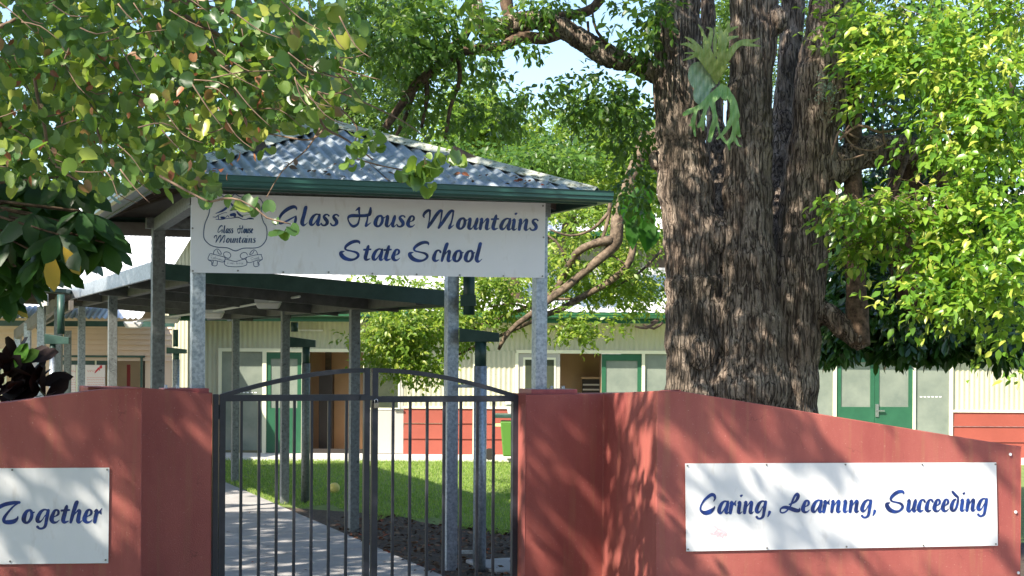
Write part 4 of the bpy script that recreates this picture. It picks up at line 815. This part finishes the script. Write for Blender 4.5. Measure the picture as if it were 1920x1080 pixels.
# staghorn fern on the trunk
st_ = thing('staghorn_fern', 'pale green staghorn fern fixed high on the big trunk', 'fern', P(1345,170,TY-.5))
fx = lambda x, y: (1270+x/4.156, 30+y/4.156)
def frond(S, bulge, base, depth, fat=1.3):
    bx, by = fx(*base)
    def t3(x, y):
        d = math.hypot(x-bx, y-by); return P(x, y, TY-.52-depth-bulge*math.sin(min(d/70,1.4)*1.6)+.0025*math.sin(x*.9)+.006*math.sin(x*.35+y*.2))
    return ink([[(*fx(x,y), r*fat/4.156) for x,y,r in s] for s in S], .9, t3)
m_f1 = MAT('fern_upper', (.2,.29,.06), (.33,.4,.13), .5, scale=14); m_f2 = MAT('fern_lower', (.15,.32,.08), (.26,.42,.15), .45, scale=10); m_f3 = MAT('fern_shield', (.22,.36,.2), (.36,.46,.34), .5, scale=12)
up_ = [[(305,520,10),(290,450,26),(280,380,30),(250,310,26),(225,240,20),(215,175,12),(210,150,4)],[(280,380,24),(220,320,18),(160,240,14),(110,190,10),(60,165,4)],[(220,320,14),(150,270,12),(90,225,12),(25,220,3)],[(230,300,10),(255,180,14),(265,110,10),(230,90,4)],
  [(315,500,8),(330,400,26),(350,300,26),(345,200,22),(340,150,18),(325,60,5)],[(350,260,18),(385,190,14),(420,170,10),(475,160,4)],[(345,200,14),(380,130,14),(400,80,8),(390,40,4)],[(380,130,9),(430,100,10),(470,85,4)],[(325,420,16),(390,320,22),(450,240,18),(520,200,14),(580,195,9),(640,175,3)],[(500,215,12),(570,225,10),(650,235,3)],[(330,470,8),(370,410,8),(410,370,3)],
  [(250,430,12),(200,360,12),(150,310,10),(90,330,8),(45,345,3)],[(200,350,10),(140,295,8),(60,290,4)],[(300,300,12),(290,200,10),(300,140,8),(290,90,4)],[(200,150,8),(190,110,8),(165,70,3)]]
mesh('upper_frond', frond(up_, .13, (305,520), .02), m_f1, st_, smooth=True, solid=.004)
shf = [[(290,540,6),(230,530,40),(190,510,60),(160,480,58),(150,430,48),(150,400,30),(160,370,10)],[(220,540,40),(190,590,48),(175,630,38),(165,665,16)],[(200,400,40),(250,470,30)]]
mesh('shield_frond', frond(shf, .07, (290,540), .0), m_f3, st_, smooth=True, solid=.004)
lo_ = [[(345,540,12),(320,590,30),(270,640,34),(210,690,24),(140,725,16),(90,745,18),(55,765,14)],[(345,545,14),(375,590,36),(370,620,30)],[(390,600,24),(430,660,24),(450,730,24),(470,780,16)],[(300,620,20),(270,660,20),(285,740,16),(295,800,18),(275,870,18),(258,940,16),(250,970,14)],[(300,810,12),(320,870,7),(330,930,6)],[(240,670,20),(215,740,14),(190,820,14),(165,860,12)],[(195,830,14),(200,885,9)],[(150,730,10),(130,790,14),(122,840,16),(132,890,10),(140,935,5)],[(122,845,10),(95,852,5)],
  [(430,700,20),(430,780,20),(400,850,16),(360,910,12),(312,955,8)],[(430,800,14),(445,880,16),(430,950,18),(400,990,12),(405,1040,6)],[(460,780,14),(470,860,14),(480,930,12),(495,930,5)],[(340,930,12),(370,975,10),(400,1000,10)],[(450,960,14),(475,1005,8),(498,1015,3)]]
mesh('lower_frond', frond(lo_, .1, (345,540), .03, 1.12), m_f2, st_, smooth=True, solid=.004)
LV = Leaves(RH, RHF); c = np.array(P(1549,165,TY-.5)); p = c+rng.normal(0,1,(90,3))*np.array([.045,.03,.10]); sprays(LV, p, rng.normal(0,1,(90,3)), 3, .03, .05, .5)
ly = thing('lichen_tuft', 'pale grey green tuft growing on the right stem', 'plant', P(1549,180,TY-.5)); LV.build('tuft', LEAF('tuft', [(0,(.2,.27,.2)),(1,(.35,.42,.33))], .2, (.3,.4,.3)), ly)

# ---- spreading tree inside the grounds: pale crooked limbs and fine leaves
t2_ = thing('spreading_tree', 'spreading tree with pale crooked limbs overhanging the classroom eave', 'tree', Vector((P(1180,0,21).x, 21, 0)))
LB = MB()
for b_ in ([(1215,250,24,.3),(1185,330,24,.2),(1160,400,22,.1),(1156,440,24,0),(1150,462,20,0),(1120,490,15,-.1),(1090,515,14,-.1),(1060,540,14,-.2),(1030,562,13,-.2),(995,590,11,-.3),(965,612,9,-.3),(945,635,8,-.3),(935,656,5,-.3)],
           [(1150,450,17,0),(1110,458,14,-.1),(1080,475,13,0),(1062,505,12,.1),(1045,540,12,.1),(1020,560,10,.1),(985,578,8,.2),(940,596,7,.2),(900,610,6,.2),(872,625,4,.2)],
           [(1180,360,14,.1),(1186,420,12,0),(1188,460,12,0),(1175,500,12,0),(1140,530,12,0),(1100,552,12,0),(1055,578,11,-.1),(1020,592,9,-.1),(960,620,6,0),(900,645,5,0),(860,665,4,0)],
           [(1140,400,7,.2),(1110,430,5,.2),(1070,442,4,.2),(1030,430,3,.2)],[(1145,380,8,.2),(1138,420,7,.2),(1130,445,6,.1)],[(1060,480,6,0),(1040,450,4,0),(1020,440,3,0)],[(1175,500,4,0),(1150,480,3,0),(1120,486,2,0)],
           [(1000,580,5,0),(960,570,3,0),(920,575,2,0)],[(1035,560,5,0),(1080,560,4,0),(1120,545,2,0)],[(880,626,4,.2),(800,630,3,.2),(740,640,2,.2)],[(1240,470,5,.4),(1200,510,4,.3),(1150,540,3,.2)]):
    stem([(x,y,r_*.55,q_) for x,y,r_,q_ in b_], Y=21, n=9, mb=LB)
# its own trunk stands hidden behind the big tree
LB.tube([(3.3,22.6,0),(3.2,22.4,1.5),(2.8,21.8,3.2),(2.0,21.3,4.4),(P(1215,250,21.3))], [.22,.2,.18,.17,.16], 12)
mesh('limbs', LB, m_pale, t2_, smooth=True)
LV = Leaves(OV, OVF)
for b_ in [(760,620,20.5,75,42,.5,330),(720,660,20.3,40,26,.4,110),(790,680,20.4,45,22,.4,120),(850,600,20.8,60,45,.5,190),(930,560,21.2,70,45,.5,210),(1050,500,21.5,70,45,.5,200),(1130,530,21.6,70,45,.6,220),(1200,560,21.8,45,30,.5,80),(1085,610,20.8,50,20,.4,90),(1100,634,20.7,14,12,.2,12),
           (1060,420,22,70,40,.6,140),(1190,430,22,50,50,.6,110),(880,545,21.5,60,25,.5,120),(760,560,21,60,30,.4,130),(765,698,20.2,30,8,.2,16),(1170,500,22.3,60,60,.5,150),(710,535,22,70,18,.5,60)]:
    p, o = clump(*b_, 7, .12); sprays(LV, p, o, 8, .075, .24, .6, .9, 1.0, (.5,1))
LV.build('foliage', m_leafM, t2_)
LV = Leaves(OV, OVF)          # big soft leaves of a lower shoot by the trunk
p = np.array([P(x,y,17.6) for x,y in ((1188,410),(1198,400),(1215,405),(1222,395),(1180,390),(1230,425),(1205,380),(1195,350),(1215,340),(1175,360))]); d = rng.normal(0,.25,(10,3))+np.array([-.1,0,-1]); LV.add(p, d, np.tile([0,-1,.2],(10,1))+rng.normal(0,.3,(10,3)), rng.uniform(.3,.42,10), rng.uniform(.3,1,10))
LV.build('broad_leaves', LEAF('broad_leaf',[(0,(.02,.08,.01)),(1,(.05,.16,.02))],.4,(.15,.5,.02)), big)

# ---- dark tree with drooping leaves beyond the trunk
mg = thing('mango_tree', 'dark tree with drooping glossy leaves over the classroom doors', 'tree', Vector((3.1,20.3,0)))
mesh('trunk', MB().tube([(3.1,20.3,0),(3.15,20.3,1.2),(3.3,20.2,2.4),(4.0,20.1,3.4),(5.3,19.9,4.3)], [.2,.17,.15,.12,.08], 12), m_limb, mg, smooth=True)
LV = Leaves(LG, LGF)
for b_ in [(1570,590,19.6,45,70,.6,120),(1600,500,19.9,70,90,.7,230),(1690,590,19.6,90,50,.6,230),(1780,620,19.4,90,38,.6,210),(1880,630,19.2,80,38,.6,190),(1640,420,20.2,90,90,.7,190),(1570,640,19.5,40,26,.5,60),(1700,640,19.4,60,22,.5,80),(1760,500,20,130,110,.7,330),(1880,500,20,100,130,.7,260)]:
    p, o = blob(*b_); sprays(LV, p, o*.6, 8, .2, .16, 1.4, 1.0, .4, (0,1))
LV.build('foliage', m_leafD, mg)

# ---- far trees behind the buildings
def fartree(px, Y, crown, n, mat, lab, size=.13):
    c = P(px,650,Y); t = thing('far_tree', lab, 'tree', Vector((c.x,Y,0)), 'trees beyond the buildings'); top = P(px, crown[1], Y).z
    mesh('trunk', MB().tube([(c.x,Y,0),(c.x+.1,Y,top*.4),(c.x-.1,Y+.1,top*.75),(c.x,Y,top)], [.28,.24,.16,.06], 10), m_limb, t, smooth=True)
    LV = Leaves(RH, RHF)
    k = 13
    for i in range(k):
        a_ = rng.uniform(-1,1,2); p, o = blob(px+crown[0]*a_[0]*.7, crown[1]+crown[2]*a_[1]*.7, Y+rng.uniform(-1,1), crown[0]*rng.uniform(.3,.55), crown[2]*rng.uniform(.25,.45), 1.2, n//k)
        sprays(LV, p, o, 8, size, .4, .5, .9, .9, (rng.uniform(0,.4),rng.uniform(.6,1)))
    LV.build('crown', mat, t)
fartree(1075, 34, (160,290,130), 1700, m_leafM, 'light green far tree between the shelter roof and the big trunk')
fartree(960, 30, (170,330,90), 1500, m_leafT, 'sunlit fine leaved far tree low behind the shelter roof')
fartree(1180, 31, (90,300,110), 900, m_leafM, 'sunlit fine leaved far tree beside the left edge of the big trunk')
fartree(890, 33, (80,250,90), 1200, m_leafM, 'loose far tree just above the shelter ridge, left of the sky gap')
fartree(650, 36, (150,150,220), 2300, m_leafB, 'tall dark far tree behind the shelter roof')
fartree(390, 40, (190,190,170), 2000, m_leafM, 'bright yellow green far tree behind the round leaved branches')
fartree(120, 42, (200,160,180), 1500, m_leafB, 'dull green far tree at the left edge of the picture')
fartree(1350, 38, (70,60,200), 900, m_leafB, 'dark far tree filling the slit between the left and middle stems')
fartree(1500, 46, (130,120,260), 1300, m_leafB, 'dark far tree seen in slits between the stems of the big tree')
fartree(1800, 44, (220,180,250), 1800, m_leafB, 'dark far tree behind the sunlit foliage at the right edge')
fartree(760, 46, (140,60,110), 900, m_leafM, 'pale far tree high above the shelter roof')

# ---- foreground tree with round leaves, upper left
ft = thing('round_leaved_tree', 'foreground tree with round green and browning leaves hanging over the left wall', 'tree', Vector((-5.6,6.6,0)))
mesh('trunk', MB().tube([(-5.6,6.6,0),(-5.5,6.6,1.2),(-5.3,6.6,2.4),(-5.0,6.8,3.3),(-4.4,7.0,4.2),(-3.6,7.2,4.9)], [.17,.14,.13,.12,.09,.06], 12), m_limb, ft, smooth=True)
BR = MB(); BY = 7.6
for b_ in ([(-200,-40,16,0),(60,-30,12,0),(200,-20,8,0),(330,0,6,0),(400,15,4,0),(520,42,3,0)],[(330,20,5,0),(400,60,4.5,.1),(460,85,4,.1),(540,100,3,.1),(620,130,2.5,.1),(660,160,2,.1)],
           [(350,55,4,0),(400,100,4,0),(450,150,3.6,0),(500,168,3.4,0),(550,172,3,0),(590,205,3,0),(610,240,2.6,0),(650,262,2,0),(700,300,1.6,0)],
           [(60,110,3,0),(70,180,3.4,0),(84,240,3,0),(92,290,3,0),(115,318,2.6,0),(145,338,2,0)],[(-60,60,6,0),(0,50,4.5,0),(30,35,3,0)],[(160,190,2.5,0),(175,220,2.5,0),(190,270,2,0)],[(600,240,2,0),(575,280,1.6,0),(530,320,1.2,0),(500,370,1,0)],
           [(610,238,2,0),(580,262,2,0),(500,250,1.4,0)],[(480,390,1.6,-.6),(500,408,1.6,-.6),(525,415,1.6,-.6),(545,420,1,-.6)],[(300,330,2.5,-.4),(370,368,2.2,-.5),(395,378,2,-.55),(420,372,2,-.6),(450,375,1.6,-.6),(480,392,1.4,-.6)],[(370,60,3,0),(420,75,2,0)],
           [(560,160,2,0),(640,175,1.8,0),(700,200,1.5,0),(760,230,1.2,0),(800,260,1,0)],[(640,205,1.6,0),(670,240,1.5,0),(660,280,1.2,0)],[(660,295,1.5,0),(720,312,1.4,0),(800,325,1,0)],[(290,100,2,0),(300,150,2,0),(260,200,1.6,0)],[(130,90,2,0),(110,140,2,0),(100,170,1.5,0)]):
    stem(b_, Y=BY, n=7, mb=BR)
for _ in range(120):
    x, y = rng.uniform(-80,640), rng.uniform(-60,330)
    if y > 340-.25*x and x > 300: y *= .5
    a_ = rng.uniform(-.4,1.3); l = rng.uniform(40,120); Yt = rng.uniform(-.9,.6); stem([(x,y,1.4,Yt),(x+l*.5*math.cos(a_),y+l*.5*math.sin(a_)+rng.uniform(-16,16),1.1,Yt),(x+l*math.cos(a_),y+l*math.sin(a_),.6,Yt)], Y=BY, n=4, mb=BR)
mesh('branches', BR, m_twig, ft, smooth=True)
LV = Leaves(HT, HTF)
def near(px, py, rx, ry, n, Y=7.6, dY=.5, size=.072, tint=(0,.85)):
    c = P(px,py,Y); k = Y/F; p = np.array(c)+np.column_stack([rng.uniform(-1,1,n)*rx*k, rng.uniform(-1,1,n)*dY, rng.uniform(-1,1,n)*ry*k])
    d = rng.normal(0,.6,(n,3))+np.array([.1,-.05,-.7]); nn = rng.normal(0,.9,(n,3))+np.array([-.2,-.6,.5])
    LV.add(p, d, nn, size*rng.uniform(.5,1.15,n), np.clip(rng.uniform(tint[0],tint[1],n)+(rng.random(n)<.05)*.5,0,1))
for b_ in [(60,60,180,110,230),(250,50,150,90,150),(420,40,120,70,130),(90,200,150,80,150),(270,180,120,70,80),(420,150,110,70,120),(540,110,100,80,120),(610,60,60,45,36),(560,185,70,45,46),(410,215,90,55,70),(250,285,90,45,70),(60,310,100,40,60),(330,318,50,28,30),(620,170,60,50,36),(180,345,50,14,10),(430,365,30,14,8)]:
    near(*b_[:4], int(b_[4]*1.2), 7.6, .5); near(*b_[:4], int(b_[4]*.8), 8.8, .6, .09)
near(40,290,130,100,170,9.3,.5,.1,(0,.35)); near(40,120,150,120,120,9.6,.4,.1,(0,.35))  # low tints put the left edge's deep shade into leaf colour
for x, y, n_, Y_ in ((672,270,9,7.4),(700,262,6,7.4),(660,300,4,7.4),(790,318,12,7.4),(815,300,10,7.4),(850,290,8,7.4),(765,325,6,7.4),(800,340,4,7.4),(690,250,4,7.4)): near(x,y,18,12,n_,Y_,.08,.07,(.3,.7))
for x, y, sz in ((505,400,.075),(520,408,.06),(512,428,.085),(530,432,.07),(545,425,.055),(538,438,.06),(470,392,.07),(452,402,.08),(463,380,.075),(410,375,.08),(478,366,.075),(392,360,.07),(436,368,.07),(385,378,.05)): near(x,y,2,2,1,7.05,.03,sz,(.1,.75))
LV.build('round_leaves', m_leafH, ft)
LV = Leaves(OV, OVF)   # dead curled leaves
p = np.array([P(x,y,BY-.3) for x,y in zip(rng.uniform(-20,560,90), rng.uniform(20,330,90))]); LV.add(p, rng.normal(0,.6,(90,3))+np.array([0,0,-1]), rng.normal(0,1,(90,3)), rng.uniform(.03,.065,90), rng.uniform(0,1,90))
LV.build('dead_leaves', LEAF('dead_leaf',[(0,(.16,.05,.025)),(.6,(.35,.13,.06)),(1,(.4,.28,.18))],.3,(.5,.2,.08)), ft)
LV = Leaves(RH, RHF)   # its wide crown reaches out over the footpath, outside the picture; gaps shaped to place sun and shade
k = 17000; c = np.column_stack([rng.uniform(-11,4.5,k), rng.uniform(-2.5,9.3,k), rng.uniform(5.6,8.6,k)]); S_ = np.array(SUN)
k2 = 9000; c = np.vstack([c, np.column_stack([rng.uniform(-13,-3.4,k2), rng.uniform(9.3,16.5,k2), rng.uniform(5.7,8.6,k2)])]); k += k2
t = (11.4-c[:,1])/S_[1]; hx = c[:,0]+S_[0]*t; hz = c[:,2]+S_[2]*t
def cover(x, z):
    if z < 1.75:
        if x < -2.35: v = .58
        elif x < .1: v = .965
        elif x < .72: v = .9
        elif x < 1.0: v = .6
        elif x < 1.75: v = .6
        else: v = .42 if z < 1.3-.5*(x-1.0) else .16
        if x > 2.3: v = .12
        return v
    if x < -3.2: return .92 if 3.3 < z < 10.5 else (.05 if z >= 10.5 else .8)
    if 2.2 < z < 5.5 and x < .2: return .975
    if z < 3.3: return .8 if x < 1 else .3
    if x > .2: return .05
    if z > 5.5 and x > -2.9: return .5
    return .72
cv = np.array([cover(a_,b_) for a_,b_ in zip(hx,hz)])
E1 = np.array([S_[1],-S_[0],0]); E1 /= np.linalg.norm(E1); E2 = np.cross(S_,E1); pa, pb = c@E1, c@E2
nv = np.array([noise.noise(Vector((u_*2.6, w_*3.4, 0)))+.55*noise.noise(Vector((u_*6.5, w_*7.5, 7))) for u_, w_ in zip(pa,pb)])
qs = np.sort(nv); keep = nv < qs[np.clip((cv*k).astype(int),0,k-1)]; c = c[keep]
sprays(LV, c, rng.normal(0,1,(len(c),3)), 7, .15, .2, .6, .8, .9, (0,.8))
LV.build('outer_leaves', m_leafH, ft)
LV = Leaves(HT, HTF)
for a_ in [((-4.6,-1.5),(7.0,8.6),(3.0,5.0),30,1.8,3.6)]:
    p, o = shade(*a_, .09); m_ = len(p)
    for k in range(2): LV.add(p+rng.normal(0,.12,(m_,3)), rng.normal(0,.7,(m_,3))+np.array([0,0,-.6]), rng.normal(0,.6,(m_,3))+np.array([-.3,-.3,.8]), .1*rng.uniform(.6,1.2,m_), rng.uniform(0,.8,m_))
LV.build('upper_leaves', m_leafH, ft)
LV = Leaves(RH, RHF)   # unseen leaf curtain added behind the viewer to block sky light
n = 9000; LV.add(np.column_stack([rng.uniform(-15,15,n), rng.uniform(-8,-4.5,n), rng.uniform(.4,9.5,n)]), rng.normal(0,1,(n,3)), rng.normal(0,1,(n,3)), rng.uniform(.35,.7,n), rng.uniform(0,.8,n))
LV.build('rear_leaf_blocker', m_leafH, ft)

# ---- dark lobed shrub at left and maroon cordyline behind the wall
um = thing('umbrella_tree', 'dark umbrella tree with large drooping leaflets at the left edge', 'tree', Vector((P(60,0,8.2).x-.6,8.2,0)))
LV = Leaves(LG*np.array([1.35,1,1]), LGF); ST = MB(); base = P(-160,470,8.2)
for x, y, Y_, n_, sz in [(150,395,8.0,9,.22),(185,430,8.1,8,.21),(110,440,7.9,9,.22),(60,400,8.0,9,.24),(20,440,8.1,9,.22),(80,480,8.0,9,.2),(-10,380,8.2,9,.24),(30,500,8.2,8,.2),(130,330,8.3,8,.2),(60,340,8.4,9,.22),(10,320,8.4,9,.22),(-30,480,8.1,9,.22),(0,540,8.3,7,.18),(60,440,8.4,9,.24),(110,400,8.5,9,.24),(150,350,8.6,8,.2),(170,400,8.2,8,.22),(196,455,8.05,6,.2),(140,450,8.1,9,.2),(160,470,8.2,7,.16),(110,500,8.2,8,.15),(50,530,8.2,8,.15),(10,560,8.3,7,.16),(20,480,8.4,9,.24),(90,370,8.5,9,.24),(-20,440,8.6,9,.26),(40,400,8.7,9,.26),(80,440,8.7,9,.26)]:
    c = np.array(P(x,y,Y_)); an = np.linspace(0,2*math.pi,n_,endpoint=False)+rng.uniform(0,1)
    d = np.column_stack([np.cos(an), .6*np.sin(an), np.full(n_,-.75)])+rng.normal(0,.12,(n_,3)); LV.add(np.tile(c,(n_,1)), d, np.tile([0,-.6,.8],(n_,1))+rng.normal(0,.2,(n_,3)), sz*rng.uniform(.8,1.15,n_), np.clip(rng.uniform(0,.7,n_)+(rng.random(n_)<.04)*.4,0,1))
    ST.tube([base, (base+Vector(c))/2+Vector((0,0,.15)), c], [.012,.008,.005], 6)
pp = np.array([P(94,470,7.85), P(118,462,7.85)]); LV.add(pp, np.array([[.1,0,-1],[.6,0,-1]]), np.array([[0,-1,.1]]*2), np.array([.2,.16]), np.array([1.,1.]))
LV.build('leaflets', m_leafP, um); ST.tube([Vector((base.x,base.y,0)),Vector((base.x,base.y,1.2)),base], [.06,.05,.035], 8); mesh('stem', ST, m_limb, um, smooth=True)
co_ = thing('cordyline', 'dark maroon broad leaved shrub poking above the left wall', 'shrub', Vector((P(30,0,11.6).x,11.6,0)))
LV = Leaves(LG*np.array([1.9,1,1]), LGF); 
for x, y, n_ in [(20,700,10),(60,725,9),(-10,735,9),(45,680,6),(90,745,5),(20,750,9)]:
    c = np.array(P(x,y,11.7)); LV.add(np.tile(c,(n_,1))+rng.normal(0,.03,(n_,3)), rng.normal(0,.6,(n_,3))+np.array([.3,-.2,.35]), rng.normal(0,.4,(n_,3))+np.array([0,-.7,.7]), rng.uniform(.16,.27,n_), rng.uniform(0,.85,n_))
p = np.array([P(28,690,11.6), P(35,680,11.6)]); LV.add(p, np.array([[.4,0,.9],[.8,0,.5]]), np.array([[-.3,-1,.1]]*2), np.array([.2,.17]), np.array([1.,.97]))
LV.build('leaves', m_leafC, co_); mesh('stem', MB().tube([Vector((P(30,0,11.7).x,11.7,0)), P(25,750,11.7)], .025, 8), m_limb, co_)

# ------------------------------------------------------------------ grass, litter
n = 90000; x = rng.uniform(-5.2,2.6,n); y = 17.3+rng.uniform(0,1,n)**1.15*11.1
inpath = (x-a0.x)*FG.u.x+(y-a0.y)*FG.u.y < .02; edge = 19.6-1.1*(x+1.9)+.35*np.sin(x*5)+.2*np.sin(x*13); keep = ~inpath & (y > np.clip(edge,16.9,40)); x, y = x[keep], y[keep]; n = len(x)
LV = Leaves(np.array([(-.08,0,0),(.08,0,0),(.03,.6,.08),(0,1,.3)]), [(0,1,2),(0,2,3)]); LV.add(np.column_stack([x,y,np.zeros(n)]), rng.normal(0,.35,(n,3))+np.array([0,0,1]), rng.normal(0,1,(n,3))*np.array([1,1,.1]), rng.uniform(.025,.055,n), rng.uniform(0,1,n))
m_grass = LEAF('grass_blade', [(0,(.13,.22,.03)),(.6,(.25,.38,.06)),(1,(.45,.5,.16))], .4, (.3,.6,.04), .5, .3)
LV.build('grass', m_grass, label='short green grass blades of the school lawn', cat='grass', kind='stuff')
LV = Leaves(OV, OVF); n = 2600; x = rng.uniform(-1.9,1.3,n); y = rng.uniform(13.5,19.6,n); k = ((x-a0.x)*FG.u.x+(y-a0.y)*FG.u.y > -.05) & (y < 19.4-1.0*(x+1.9)); x, y = x[k], y[k]; n = len(x)
LV.add(np.column_stack([x,y,np.full(n,.01)+rng.uniform(0,.025,n)]), rng.normal(0,1,(n,3))*np.array([1,1,.25]), rng.normal(0,.35,(n,3))+np.array([0,0,1]), rng.uniform(.04,.09,n), rng.uniform(0,1,n))
n = 70; x = rng.uniform(-4.2,-.6,n); y = rng.uniform(13.2,21,n); LV.add(np.column_stack([x,y,np.full(n,.016)]), rng.normal(0,1,(n,3))*np.array([1,1,.05]), rng.normal(0,.2,(n,3))+np.array([0,0,1]), rng.uniform(.03,.06,n), rng.uniform(.3,1,n))
m_litter = LEAF('litter', [(0,(.03,.02,.015)),(.5,(.12,.075,.05)),(.8,(.24,.17,.12)),(.93,(.3,.1,.05)),(1,(.35,.08,.04))], .1, (.3,.12,.05), .8, .2)
LV.build('leaf_litter', m_litter, label='brown and red fallen leaves on the mulch and path', cat='leaf litter', kind='stuff')
LV = Leaves(OV, OVF); 
for i in range(46):
    t = rng.uniform(.1,.9); s_ = e0+(e1-e0)*t; f = rng.uniform(0,.35)*(1-abs(2*t-1)); q_ = FG.pt(s_, wF+f*hd+.03, zE+f*(zA-zE)+.03); LV.add(np.array([q_]), rng.normal(0,1,(1,3))*np.array([[1,1,.3]]), rng.normal(0,.4,(1,3))+np.array([[0,-.3,1]]), np.array([rng.uniform(.03,.07)]), np.array([rng.uniform(.4,1)]))
LV.build('roof_litter', m_litter, label='dry red leaves caught on the shelter roof', cat='leaf litter', kind='stuff')
